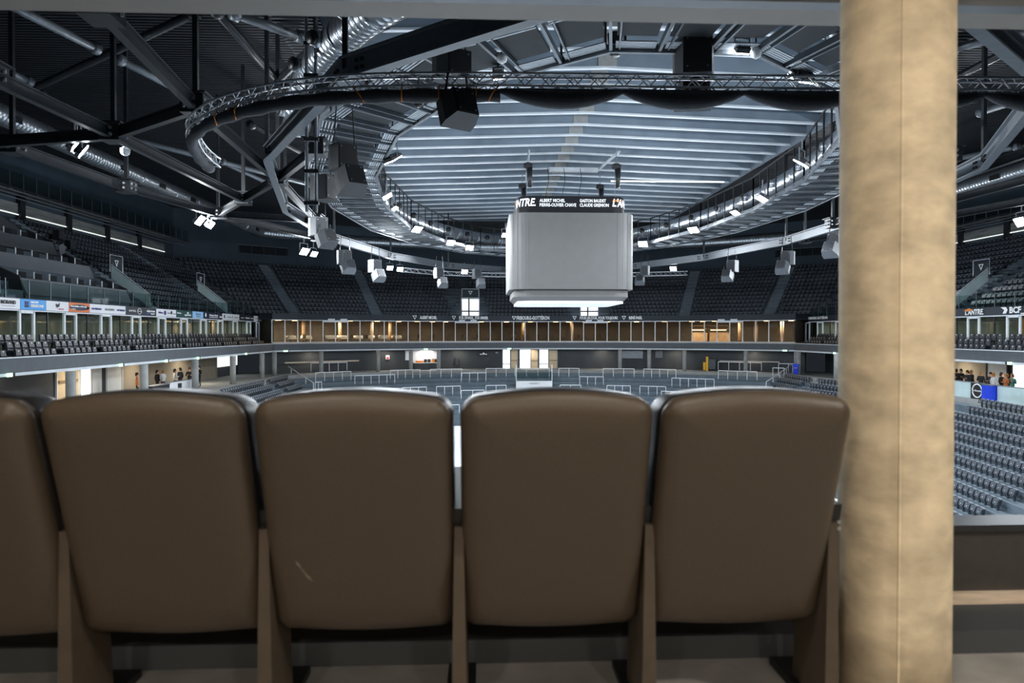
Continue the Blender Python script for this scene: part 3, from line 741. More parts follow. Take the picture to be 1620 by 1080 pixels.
for k in range(UN):
    d = UD0 + (k + .55) * UDD; z = UZ0 + k * UDZ; yj, tj = join(d)
    for g, sg in (('L', -1), ('R', 1)):
        y = 16.0
        while y < yj - .5:
            ok = all(abs(y - v) > 1.0 + (.4 if k < 7 else 0) for v in Y_VOM)
            if g == 'L' and PRESS[0] - .9 < y < PRESS[1] + .6: ok = False
            if ok: up.append((V((CX + sg * (A0 + d), y, z)), rotz_of(None, (g, 0)), k, g))
            y += .51
    R = R0 + d; t = -tj + .5 / R
    while t < tj - .4 / R:
        ok = all(abs(t - a) * R > .85 for a in T_ST) and all(abs(t - a) * R > (2.6 if k < 8 else .7) for a in T_PO)
        if ok: up.append((Z(post(t, d), z), rotz_of(None, ('F', t)), k, 'F'))
        t += .51 / R
SIDE = {'L': 'left', 'R': 'right', 'F': 'far'}
place_seats(up, 'bowl', 'stadium_seat', 'seat', lambda r, s, p: 'dark tip-up seat, %s upper stand, %s row up' % (SIDE[s], ORD[r]), lambda r, s: '%s upper stand, %s row' % (SIDE[s], ORD[r]), 300, 'dark tip-up seats filling the rows of the upper stands')
lo_ = []
Y_LST = (26, 34, 42, 50, 58, 66)
for k in range(LN - 1, -1, -1):
    d = LD0 + (k + .55) * LDD; z = LZ0 + k * LDZ; yj, tj = join(d)
    for g, sg in (('L', -1), ('R', 1)):
        y = 24.0 if g == 'R' else 20
        while y < yj - 1.2:
            gap = (30.5, 51.5, 66) if g == 'R' else (38, 54, 66)
            if all(abs(y - v) > .8 for v in gap) and not (k > 9 and (y < 44 if g == 'L' else 44.5 < y < 52)): lo_.append((V((CX + sg * (A0 + d) + (bend(y, d) if g == 'R' else 0), y, z)), rotz_of(None, (g, 0)) - (.16 if g == 'R' and y < 50 else 0), LN - 1 - k, g))
            y += .52
place_seats(lo_, 'bowl', 'bowl_seat', 'seat', lambda r, s, p: 'black tip-up seat, %s lower stand, %s row from top' % (SIDE[s], ORD[r]), lambda r, s: '%s lower stand, %s row from the top' % (SIDE[s], ORD[r]), 300, 'black tip-up seats in the rest of the lower stand rows')
lg = []
LOGE_W = 3.9
for r_, (d, z) in enumerate(((.5, -1.72), (1.12, -1.34), (1.78, -.96))):
    yj, tj = join(d)
    for g, sg in (('L', -1), ('R', 1)):
        b = 0
        while True:
            y0 = 27.2 + b * LOGE_W
            if y0 + 3.6 > yj: break
            for i in range(6): lg.append((V((CX + sg * (A0 + d), y0 + .2 + i * .56 + (.28 if r_ == 1 else 0), z)), rotz_of(None, (g, 0)), r_, g))
            b += 1
RW = ['front', 'middle', 'back']
place_seats(lg, 'loge', 'balcony_armchair', 'seat', lambda r, s, p: 'dark padded seat with white mark, %s row, %s balcony' % (RW[r], SIDE[s]), lambda r, s: '%s balcony, %s row' % (SIDE[s], RW[r]), 300, 'dark padded balcony seats with white headrest marks, farther along the balconies')

# ------------------------------------------------------------------ stairs of the upper stand, portals
def stair(name, base, dirv, n, dd, dz, wd, label):
    t = thing(name, base, label, 'stairs'); side = V((dirv.y, -dirv.x, 0))
    for k in range(n):
        for h in (0, .5):
            p = base + dirv * (k + h) * dd + V((0, 0, (k + h) * dz)); mb = MB()
            mb.hexa([p - side * wd / 2 + V((0, 0, -.1)), p + side * wd / 2 + V((0, 0, -.1)), p + side * wd / 2 + dirv * dd * .5 + V((0, 0, -.1)), p - side * wd / 2 + dirv * dd * .5 + V((0, 0, -.1)),
                     p - side * wd / 2 + V((0, 0, .12)), p + side * wd / 2 + V((0, 0, .12)), p + side * wd / 2 + dirv * dd * .5 + V((0, 0, .12)), p - side * wd / 2 + dirv * dd * .5 + V((0, 0, .12))]); mb.build('step', 'stair', t)
for t_, nm in zip(T_ST, ('leftmost', 'second from the left', 'third from the left', 'rightmost')):
    stair('staircase', Z(post(t_, UD0), UZ0 + .05), V((math.sin(t_), math.cos(t_), 0)), UN, UDD, UDZ, 1.3, 'pale steps through the far upper seats, %s of the four flights' % nm)
for g, sg in (('left', -1), ('right', 1)):
    for y in Y_VOM[1:]:
        stair('staircase', V((CX + sg * (A0 + UD0), y + .55, UZ0 + .05)), V((sg, 0, 0)), UN, UDD, UDZ, 1.1, 'steps beside the glass stair panel of the %s upper stand, %s' % (g, {36.5: 'nearest', 52.5: 'middle', 68: 'farthest'}[y]))
def tri_mark(c, r, size, m, parent, name='triangle_mark', thick=.18):
    r = V(r).normalized(); u = V((0, 0, 1)); n = r.cross(u); s = size
    A = [c - r * s * .55 + u * s * .5, c + r * s * .55 + u * s * .5, c - u * s * .5]; ctr = (A[0] + A[1] + A[2]) / 3
    B = [p.lerp(ctr, .42) for p in A]; mb = MB()
    for i in range(3):
        j = (i + 1) % 3; mb.prism([A[i], A[j], B[j], B[i]], n * .02)
    return mb.build(name, m, parent)
for i, t_ in enumerate(T_PO):
    o_ = V((math.sin(t_), math.cos(t_), 0)); r = V((math.cos(t_), -math.sin(t_), 0)); c = Z(post(t_, UD0 + .1), UZ0)
    p = thing('stand_portal', c, 'bright portal window in the far upper seats, %s' % ('left of the scoreboard foot' if i == 0 else 'partly under the scoreboard'), 'portal')
    Rm = Matrix((r, o_, V((0, 0, 1)))).transposed()
    mb = MB(); mb.box(c + V((0, 0, 1.3)) + o_ * .3, (2.3, .1, 2.5), Rm); mb.build('window_pane', 'daylight', p)
    for dx, dz, sx, sz in ((-1.15, 1.3, .12, 2.6), (1.15, 1.3, .12, 2.6), (-.2, 1.3, .17, 2.6), (0, .9, 2.3, .15), (0, 2.55, 2.4, .2), (0, .02, 2.6, .1)):
        mb = MB(); mb.box(c + r * dx + V((0, 0, dz)) + o_ * .22, (sx, .1, sz), Rm); mb.build('frame', 'steel_dark' if abs(dx) < 1 and dz < 2 and dz > .5 else 'steel_white', p)
    mb = MB(); mb.box(c + V((0, 0, 3.25)) + o_ * .3, (2.2, .12, 1.0), Rm); s_ = mb.build('sign_panel', 'fascia_navy', p)
    for dx, dz, sx, sz in ((-1.1, 3.25, .06, 1.0), (1.1, 3.25, .06, 1.0), (0, 3.76, 2.2, .06)):
        mb = MB(); mb.box(c + r * dx + V((0, 0, dz)) + o_ * .24, (sx, .06, sz), Rm); mb.build('sign_frame', 'steel_white', s_)
    tri_mark(c + V((0, 0, 3.25)) + o_ * .2, r, .5, 'text_white', s_)
    for sg in (-1, 1):
        mb = MB()
        for k in range(9): mb.box(c + r * sg * 1.9 + o_ * (.4 + k * .75) + V((0, 0, .15 + k * .42)), (1.2, .5, .2), Rm)
        mb.build('side_steps', 'stair', p)

# ------------------------------------------------------------------ far lounge: glass front, lettering, interior
yj, tj = join(.25); NP = 43
gl = thing('lounge_glazing', post(0, .25), 'long curved glass front of the warm-lit lounge across the far end', 'glass front')
for k in range(NP):
    t0, t1 = -tj + 2 * tj * k / NP, -tj + 2 * tj * (k + 1) / NP
    a, b = post(t0, .25), post(t1, .25); mb = MB(); mb.bar(Z(a, .16), Z(b, .16), .02, 2.45, (0, 0, 1)); mb.build('pane', 'glass_far', gl)
    mb = MB(); mb.bar(Z(a, -1.12), Z(a, 1.43), .09, .12); mb.build('mullion', 'rail_white', gl)
    mb = MB(); mb.bar(Z(a, 1.4), Z(b, 1.4), .1, .08 if k not in (4, 5, 15, 16, 26, 27, 37, 38) else .4); mb.build('head_rail', 'rail_white', gl)
    mb = MB(); mb.bar(Z(a, -1.1), Z(b, -1.1), .1, .08); mb.build('sill_rail', 'rail_white', gl)
mb = MB(); sweep(mb, ST_F, [(6.2, -1.12), (6.2, 1.6), (6.4, 1.6), (6.4, -1.12)]); struct('wall_lounge_back', mb, 'lounge_wall')
mb = MB(); sweep(mb, ST_F, [(.3, 1.44), (.3, 1.5), (6.2, 1.5), (6.2, 1.44)]); struct('ceiling_lounge', mb, 'lounge_wall')
for e in (0, 1):
    mb = MB(); t_ = (-tj, tj)[e]; mb.bar(Z(post(t_ * .995, .3), .16), Z(post(t_ * .995, 6.3), .16), .15, 2.6); struct('wall_lounge_end_' + ('left', 'right')[e], mb, 'lounge_wall')
def tpx(px, d=0.2):   # angle on the far arc that projects to a picture column
    lo, hi = -.75, .75
    for _ in range(40):
        m = (lo + hi) / 2
        if proj(post(m, d))[0] < px: lo = m
        else: hi = m
    return lo
for s, x0, x1, sz in (('ALBERT MICHEL', 664, 691, .5), ('FÜR EINMAL, FÜR IMMER', 726, 772, .5), ('FRIBOURG-GOTTÉRON', 817, 869, .62), ('POUR UN JOUR, POUR TOUJOURS', 917, 977, .5), ('RENÉ FASEL', 995, 1016, .5)):
    t_ = tpx((x0 + x1) / 2); r = V((math.cos(t_), -math.sin(t_), 0)); wdt = abs((tpx(x1) - tpx(x0)) * 43.2)
    text(s, sz, 'text_white', FASC, Z(post(t_, .1), 1.83), r, fit=wdt, bold=.02)
    t2 = tpx(x0 - (8 if sz < .55 else 4)); tri_mark(Z(post(t2, .15), 1.83), V((math.cos(t2), -math.sin(t2), 0)), .5, 'text_white', FASC)
# interior of the lounge
for i, px in enumerate((449, 479, 535, 560, 605, 640, 664, 690, 712, 745, 765, 805, 840, 880, 900, 925, 960, 1004, 1049, 1090, 1105, 1127, 1205, 1240)):
    t_ = tpx(px); p = Z(post(t_, 1.6 + (i % 3) * .8), 1.36); lm = thing('pendant_lamp', p, 'round warm ceiling lamp in the far lounge, %s from the left' % nthw(i + 1), 'lamp', 'warm lounge ceiling lamps')
    mb = MB(); mb.tube(p, p + V((0, 0, .06)), .32, 12); mb.build('lamp_disc', 'warm_lamp', lm); mb = MB(); mb.tube(p + V((0, 0, .06)), p + V((0, 0, .1)), .36, 12); mb.build('rim', 'steel_dark', lm)
for i, px in enumerate((470, 540, 610, 680, 760, 840, 920, 1000, 1090, 1150, 1225)):
    t_ = tpx(px); ld = bpy.data.lights.new('lounge_light', 'AREA'); ld.size = 1.6; ld.energy = (240, 240, 240, 130, 80, 70, 70, 80, 170, 140, 220)[i]; ld.color = (1, .86, .66)
    lo = bpy.data.objects.new('lounge_light', ld); COL.objects.link(lo); lo.location = Z(post(t_, 2.6), 1.3)
def loop(c, r, z, n=16, wob=0, ph=0): return [V((c.x + (r + wob * math.sin(5 * 2 * math.pi * i / n + ph)) * math.cos(2 * math.pi * i / n), c.y + (r + wob * math.sin(5 * 2 * math.pi * i / n + ph)) * math.sin(2 * math.pi * i / n), z)) for i in range(n)]
TABS = (468, 495, 528, 550, 572, 592, 612, 634)
for i, px in enumerate(TABS):
    t_ = tpx(px); c = Z(post(t_, 1.7 + (i % 2) * .5), -1.12); tb = thing('dining_table', c, 'white-clothed round table behind the far lounge glass, %s from the left' % ORD[i], 'table', 'lounge tables')
    mb = MB(); mb.tube(c, c + V((0, 0, .74)), .06, 8); mb.tube(c, c + V((0, 0, .04)), .32, 12); mb.build('pedestal', 'steel_dark', tb)
    mb = MB(); mb.tube(c + V((0, 0, .72)), c + V((0, 0, .75)), .58, 16); mb.build('tabletop', 'lounge_wood', tb)
    cc = c + V((0, 0, .0)); mb = MB(); mb.loft([loop(c, .68, c.z + .38, 20, .04, i), loop(c, .62, c.z + .6, 20, .02, i), loop(c, .6, c.z + .77, 20), loop(c, .3, c.z + .775, 20)])
    mb.build('tablecloth', 'cloth', None, True, label='white cloth hanging over the %s round lounge table from the left' % ORD[i], cat='tablecloth', group='lounge tablecloths')
CH_ME = None
def lounge_chair():
    m = MB(); m.box((0, 0, .45), (.42, .42, .06)); m.hexa([(-.2, .18, .46), (.2, .18, .46), (.2, .22, .46), (-.2, .22, .46), (-.19, .26, .9), (.19, .26, .9), (.19, .3, .9), (-.19, .3, .9)])
    for sx in (-1, 1):
        for sy in (-1, 1): m.bar((sx * .18, sy * .18, 0), (sx * .18, sy * .18, .43), .035, .035)
    return m.mesh('dining_chair', 'leather')
LC = lounge_chair()
k = 0
for i, px in enumerate(list(TABS) + [660, 680, 745, 765, 805, 823, 845, 905, 960]):
    for q in range(2):
        t_ = tpx(px + (-9, 9)[q]); o = bpy.data.objects.new('dining_chair', LC); COL.objects.link(o); o.location = Z(post(t_, 1.3 + q * .8), -1.12); o.rotation_euler = (0, 0, (-1.2, 1.2)[q] + i)
        tag(o, 'dark dining chair in the far lounge, %s the %s table place from the left' % (('left of', 'right of')[q], ORD[i] if i < 13 else ('fourteenth', 'fifteenth', 'sixteenth', 'seventeenth')[i - 13]), 'chair', 'lounge chairs')
for i, px in enumerate((497, 552, 600, 628, 830, 905, 1161, 1185, 1225)):
    t_ = tpx(px); c = Z(post(t_, 3.4), -1.12); cl = thing('lounge_column', c, 'warm wooden column inside the far lounge, %s from the left' % ORD[i], 'column', 'lounge columns'); mb = MB(); mb.tube(c, c + V((0, 0, 2.55)), .22, 12); mb.build('shaft', 'lounge_wood', cl, True); mb = MB(); mb.tube(c, c + V((0, 0, .12)), .26, 12); mb.build('base', 'steel_dark', cl)
for i, (px, wd_, lb) in enumerate(((1098, 1.9, 'left'), (1128, 2.4, 'right'))):
    t_ = tpx(px); c = Z(post(t_, 4.5), -1.12); r = V((math.cos(t_), -math.sin(t_), 0)); Rm = Matrix((r, V((math.sin(t_), math.cos(t_), 0)), V((0, 0, 1)))).transposed()
    b = thing('lounge_bar', c, '%s lit bar shelf unit inside the far lounge, right of the scoreboard' % lb, 'bar'); mb = MB(); mb.box(c + V((0, 0, .55)), (wd_, .5, 1.1), Rm); mb.build('counter', 'lounge_wood', b)
    for q in range(3): mb = MB(); mb.box(c + V((0, .6, 1.2 + q * .4)), (wd_, .25, .05), Rm); mb.build('shelf', 'lounge_wood', b)
    mb = MB(); mb.box(c + V((0, .5, 1.45)), (wd_ * .8, .05, .06), Rm); mb.build('light_strip', 'warm_lamp', b)

# ------------------------------------------------------------------ loges: glass, doors, sponsor boards
GD = 2.12
def loge_front(g, sg):
    X = CX + sg * (A0 + GD); yj, _ = join(GD); t = thing('loge_glazing', (X, 50, -.9), 'glass front with white door frames behind the %s balcony seats' % SIDE[g], 'glass front'); y = 27.0 - LOGE_W; k = 0
    while y < yj - 1:
        for a, b, dr_ in ((0, 1.25, 0), (1.25, 2.75, 0), (2.75, 3.9, 1)):
            y0, y1 = y + a, min(y + b, yj - .3); mb = MB(); mb.box((X, (y0 + y1) / 2, .12), (.03, y1 - y0, 2.16)); pn = mb.build('door_pane' if dr_ else 'pane', 'glass_loge', t)
            if dr_:
                mb = MB()
                for yy in (y0, y1): mb.box((X - sg * .03, yy, .1), (.12, .14, 2.2))
                mb.box((X - sg * .03, (y0 + y1) / 2, 1.12), (.12, y1 - y0, .14)); mb.build('door_frame', 'rail_white', t)
            else:
                mb = MB(); mb.box((X, y0, .12), (.07, .07, 2.16)); mb.build('mullion', 'steel_dark' if a else 'steel_grey', t)
        y += LOGE_W; k += 1
    mb = MB(); mb.box((X, (20 + yj) / 2, 1.2), (.1, yj - 20, .07)); mb.build('head_rail', 'rail_white', t)
    # loge interiors: back wall, partitions, ceiling
    mb = MB(); xb = X + sg * 3.6; mb.box((xb, (20 + yj) / 2, .1), (.12, yj - 20, 2.3)); struct('wall_loge_back_' + SIDE[g], mb, 'loge_wall')
    mb = MB(); mb.box((X + sg * 1.9, (20 + yj) / 2, 1.27), (3.6, yj - 20, .06)); struct('ceiling_loge_' + SIDE[g], mb, 'wall_dark')
    mb = MB(); mb.box((X + sg * 1.9, (20 + yj) / 2, -1.0), (3.6, yj - 20, .06)); struct('floor_loge_room_' + SIDE[g], mb, 'wall_dark')
    pw = thing('wall_loge_partition_' + SIDE[g], (X + sg * 1.8, 50, -1), None, None, kind='structure'); y = 27.0 - LOGE_W
    while y < yj - 1:
        mb = MB(); mb.box((X + sg * 1.8, y, .1), (3.4, .1, 2.3)); mb.build('partition', 'loge_wall', pw); y += LOGE_W
    y = 27; i = 0
    while y < yj - 3:
        p = V((X + sg * 1.6, y + 1.9, 1.18)); lm = thing('pendant_lamp', p, 'small warm ceiling lamp in the %s loge from the near end, %s side' % (ORD[min(i, 12)], SIDE[g]), 'lamp', 'loge ceiling lamps'); mb = MB(); mb.tube(p, p + V((0, 0, .05)), .16, 10); mb.build('lamp_disc', 'warm_lamp', lm); mb = MB(); mb.tube(p + V((0, 0, .05)), p + V((0, 0, .08)), .19, 10); mb.build('rim', 'steel_dark', lm)
        ld = bpy.data.lights.new('loge_light', 'AREA'); ld.size = .6; ld.energy = 20 + (i * 4); ld.color = (1, .93, .82); lo = bpy.data.objects.new('loge_light', ld); COL.objects.link(lo); lo.parent = lm; lo.matrix_parent_inverse = wm(lm).inverted(); lo.location = p - V((0, 0, .05)); y += LOGE_W; i += 1
loge_front('L', -1); loge_front('R', 1)
BX = CX - A0 - 2.0
def ypx(px, X=BX): return at_x(px, 480, X).y
BOARDS = [(-22, 31, 'sign_white', 'white sponsor board with black ORAND lettering at the picture edge'), (31, 72, 'sign_blue', 'bright blue sponsor board reading GRISONI'), (72, 108, 'sign_white', 'pale sponsor board reading tpf with three dots'),
          (108, 141, 'sign_orange', 'orange sponsor board with a navy swoosh'), (141, 198, 'sign_white', 'long white sponsor board reading cremo twice'), (198, 246.5, 'sign_dark', 'dark sponsor board reading OPEL with a ring emblem'),
          (246.5, 278, 'sign_white', 'white sponsor board with blue lettering right of the dark OPEL board'), (278, 304, 'sign_green', 'dark green sponsor board'), (304, 321, 'sign_sky', 'light blue sponsor board right of the dark green one'), (321, 351, 'sign_navy', 'navy sponsor board with white lettering'),
          (351, 378, 'sign_white', 'white sponsor board between a navy and a dark board'), (378, 401, 'sign_dark', 'dark sponsor board second from the far corner'), (401, 421, 'sign_white', 'last white sponsor board at the far corner')]
R_ = V((0, 1, 0))   # reading direction on the left side, towards the far end
for x0, x1, m, lb in BOARDS:
    y0, y1 = ypx(x0), ypx(x1); w_ = y1 - y0; c = V((BX, (y0 + y1) / 2, 1.53)); b = thing('sponsor_board', c, lb, 'sign', 'sponsor boards over the left loges')
    mb = MB(); mb.box(c, (.06, w_ - .03, .56)); mb.build('board', m, b); X = BX + .035
    def L(s, u, v, sz, tm, fit=None, bold=.01, shear=0): return text(s, sz, tm, b, V((X + .02, c.y + u * w_, 1.53 + v)), R_, ext=.006, fit=fit, bold=bold, shear=shear)
    def blob(u, v, sw, sh, tm, nm='emblem', n=4):
        mb = MB()
        if n == 4: mb.box((X, c.y + u * w_, 1.53 + v), (.015, sw, sh))
        else: mb.prism([V((X, c.y + u * w_ + sw / 2 * math.cos(2 * math.pi * i / n), 1.53 + v + sh / 2 * math.sin(2 * math.pi * i / n))) for i in range(n)], (.012, 0, 0))
        return mb.build(nm, tm, b)
    if x0 < 0: L('MORAND', .12, .05, .26, 'text_black', w_ * .46); L('· · · · · · ·', .12, -.14, .1, 'text_grey', w_ * .4)
    elif x0 == 31: blob(-.26, .07, w_ * .15, .2, 'text_navy'); blob(-.26, -.1, w_ * .15, .12, 'text_black'); L('GROUPE', .02, .13, .12, 'text_white', w_ * .3); L('GRISONI', .12, -.07, .2, 'text_white', w_ * .5)
    elif x0 == 72:
        L('tpf', -.02, .06, .28, 'text_black', w_ * .18)
        for i in range(3): blob(.06 + i * .08, -.16, .13, .08, 'red', 'dot', 10)
    elif x0 == 108: blob(0, .0, w_ * .96, .36, 'sign_navy', 'swoosh', 14); L('Autobilia e Fils SA', -.05, .06, .13, 'text_white', w_ * .78, .006); L('garage', -.3, -.1, .08, 'text_white', w_ * .2, .003); blob(.4, -.02, .16, .2, 'red', 'dot', 8)
    elif x0 == 141: L('cremo', -.33, 0, .22, 'text_navy', w_ * .26); L('BLATESSO', .03, -.02, .17, 'text_grey', w_ * .26); L('cremo', .35, 0, .22, 'text_navy', w_ * .24)
    elif x0 == 198:
        L('O P E L', -.3, 0, .17, 'text_white', w_ * .22, .006); L('alycos', .3, .06, .2, 'text_white', w_ * .28); L('digital', .36, -.13, .1, 'text_white', w_ * .14); blob(.2, -.13, .3, .07, 'text_blue', 'underline')
        mb = MB(); cc = V((X, c.y - .07 * w_, 1.53)); pts = [cc + V((0, .26 * math.cos(a * .393), .2 * math.sin(a * .393))) for a in range(16)]; mb.ptube(pts, .022, 5, 0, True); mb.bar(cc + V((0, -.34, .03)), cc + V((0, .34, -.03)), .03, .03); mb.build('ring_emblem', 'text_white', b)
    elif 246 < x0 < 247: L('Allianz', -.3, .0, .18, 'text_navy', w_ * .24); blob(-.08, 0, .36, .36, 'text_navy', 'emblem', 14); L('suisse', .12, 0, .12, 'text_grey', w_ * .16); blob(.25, .05, .3, .3, 'text_black', 'emblem', 6); L('groupe', .4, -.03, .1, 'text_grey', w_ * .14)
    elif x0 == 278: L('forum', -.34, .06, .14, 'text_white', w_ * .24); L('sports', .18, -.06, .2, 'text_white', w_ * .4); blob(.2, .1, .3, .16, 'text_white')
    elif x0 == 304: L('Thermes', 0, .07, .16, 'text_grey', w_ * .5); L('hôtel', 0, -.12, .12, 'text_grey', w_ * .35)
    elif x0 == 321: L('Garage Gavin', .02, .05, .2, 'text_white', w_ * .46); L('automobiles', .02, -.13, .1, 'text_white', w_ * .46); blob(-.38, .04, .3, .36, 'text_white', 'emblem', 8); L('Jeep', .41, -.05, .2, 'text_white', w_ * .15)
    elif x0 == 351: blob(-.38, 0, .26, .3, 'text_black'); L('immobilier', -.12, -.04, .12, 'text_grey', w_ * .24); blob(.08, 0, .12, .3, 'green'); L('paysage', .3, -.03, .12, 'text_grey', w_ * .26)
    elif x0 == 378: L('sport', -.3, 0, .14, 'text_white', w_ * .2); L('future', .04, 0, .2, 'text_white', w_ * .28); L('bank', .36, -.02, .14, 'text_white', w_ * .2)
    else: L('C ima', -.28, 0, .14, 'text_grey', w_ * .28); blob(.05, 0, .2, .26, 'text_navy'); L('inox', .3, 0, .12, 'text_grey', w_ * .24)
# right side lettering on the fascia
fr = bpy.data.objects['wall_fascia_right']; XR = CX + A0 + 2.07
def yR(px): return at_x(px, 490, XR).y
yc = (yR(1527) + yR(1556)) / 2; text("L'ANTRE.", .56, 'text_white', fr, (XR, yc, 1.52), (0, -1, 0), ext=.01, bold=.015, shear=.15, fit=abs(yR(1527) - yR(1556)))
mb = MB(); mb.prism([(XR - .02, yc + 1.1, 1.66), (XR - .02, yc + .5, 1.84), (XR - .02, yc + .1, 1.7), (XR - .02, yc + .6, 1.6)], (-.015, 0, 0)); mb.build('logo_flame', 'orange', fr)
y0 = yR(1597); y1 = yR(1660); text('BCF_FORUM', .6, 'text_white', fr, (XR, (y0 + y1) / 2, 1.55), (0, -1, 0), fit=abs(y0 - y1), bold=.02)
mb = MB(); yy = yR(1592); mb.prism([(XR - .02, yy + .5, 1.8), (XR - .02, yy, 1.8), (XR - .02, yy - .15, 1.6), (XR - .02, yy, 1.34), (XR - .02, yy + .3, 1.34), (XR - .02, yy + .15, 1.6)], (-.015, 0, 0)); mb.build('arrow_emblem', 'text_white', fr)
text('FRIBOURG GOTTÉRON', .4, 'text_white', fr, (XR, (yR(1279) + yR(1309)) / 2, 1.6), (0, -1, 0), fit=abs(yR(1279) - yR(1309)), bold=.01)
for px in (1266, 1276): tri_mark(V((XR - .02, yR(px), 1.6)), (0, -1, 0), .4, 'text_white', fr)
# orange glowing picture in a right loge
yo = (yR(1608) + yR(1640)) / 2; op = thing('wall_picture', (XR + .6, yo, -.6), 'orange abstract picture panel glowing in the right loge at the picture edge', 'picture')
mb = MB(); mb.box((XR + .5, yo, .2), (.08, abs(yR(1608) - yR(1640)), 1.7)); mb.build('panel', 'orange', op)
mb = MB(); mb.prism([(XR + .44, yo - .9, .9), (XR + .44, yo + .7, .4), (XR + .44, yo + .5, -.1), (XR + .44, yo - .9, .5)], (-.01, 0, 0)); mb.build('stripe', 'loge_wall', op)

# ------------------------------------------------------------------ upper left stand: glass rails, stair glass, press desks, wall catwalk
def prism_y(mb, pts, y0, y1, mi=0): mb.prism([V((x, y0, z)) for x, z in pts], (0, y1 - y0, 0), mi)
for g, sg in (('L', -1), ('R', 1)):
    X = lambda d: CX + sg * (A0 + d)
    fr_ = thing('glass_railing', (X(2.25), 40, 1.84), 'low glass railing with thin posts along the front of the %s upper stand' % SIDE[g], 'railing'); y = 20.0; yj, _ = join(2.2)
    while y < yj - 1.8:
        mb = MB(); mb.box((X(2.22), y + .92, 2.38), (.02, 1.78, .95)); mb.build('pane', 'glass_rail', fr_)
        mb = MB(); mb.box((X(2.25), y, 2.35), (.05, .05, 1.05)); mb.build('post', 'steel_grey', fr_); y += 1.86
    for y in Y_VOM[1:]:
        v = thing('stair_glass', (X(2.4), y, 1.9), 'sloping pale glass stair panel with handrail, %s one of the %s upper stand' % ({36.5: 'nearest', 52.5: 'middle', 68: 'farthest'}[y], SIDE[g]), 'balustrade')
        mb = MB(); prism_y(mb, [(X(2.35), 1.85), (X(2.35), 2.75), (X(5.2), 5.0), (X(5.2), 4.1)], y - .03, y + .03); mb.build('panel', 'glass_frost', v)
        mb = MB(); mb.ptube([(X(2.35), y, 2.85), (X(5.2), y, 5.1)], .035, 6); mb.build('handrail', 'rail_white', v)
        for d in (2.4, 3.3, 4.2, 5.1): mb = MB(); z = 1.9 + (d - 2.35) * .79; mb.box((X(d), y, z + .55), (.05, .05, 1.2)); mb.build('post', 'steel_grey', v)
        mb = MB(); mb.box((X(5.3), y + .8, 5.2), (.06, 1.7, 1.1)); s_ = mb.build('sign_panel', 'fascia_navy', v)
        tri_mark(V((X(5.24), y + .8, 5.25)), (0, -sg, 0), .5, 'text_white', s_)
        mb = MB(); mb.ptube([(X(5.25), y - .1, 4.6), (X(5.25), y - .1, 5.85), (X(5.25), y + 1.7, 5.85), (X(5.25), y + 1.7, 4.6)], .035, 6); mb.build('sign_frame', 'rail_white', v)
    # catwalk under the roof along the wall
    cw = thing('wall_catwalk', (X(11), 40, 10.4), 'catwalk with dark glass balustrade and cable trays high on the %s wall' % SIDE[g], 'catwalk'); yj, _ = join(11)
    mb = MB(); mb.box((X(11.6), (16 + yj) / 2, 10.4), (1.4, yj - 16, .1)); mb.build('deck', 'steel_dark', cw)
    for q in range(3): mb = MB(); mb.box((X(10.95 + q * .35), (16 + yj) / 2, 10.2 - q * .16), (.1, yj - 16, .05)); mb.build('cable_tray', 'steel_grey', cw)
    y = 18.0
    while y < yj - 1.6:
        mb = MB(); mb.box((X(10.95), y + .72, 11.0), (.02, 1.4, 1.05)); mb.build('pane', 'glass_rail', cw)
        mb = MB(); mb.box((X(10.95), y, 10.95), (.04, .05, 1.15)); mb.build('post', 'steel_grey', cw)
        mb = MB(); mb.box((X(11.5), y, 10.3), (1.3, .06, .1)); mb.build('bracket', 'steel_grey', cw); y += 1.46
    # cladding strip between dark piers
    cl = thing('wall_cladding_' + SIDE[g], (X(12.9), 40, 9), None, None, kind='structure'); y = 18.2; yj, _ = join(12)
    while y < yj - 6:
        mb = MB(); mb.box((X(12.95), y + 3.0, 9.45), (.1, 5.4, .85)); mb.build('cladding_panel', 'cladding', cl)
        mb = MB(); mb.box((X(12.88), y + 3.0, 9.02), (.08, 5.4, .07)); mb.build('light_ledge', 'led_strip', cl)
        mb = MB(); mb.box((X(12.85), y, 9.3), (.3, .6, 2.6)); mb.build('pier', 'steel_dark', cl); y += 6.0
XL = lambda d: CX - (A0 + d)
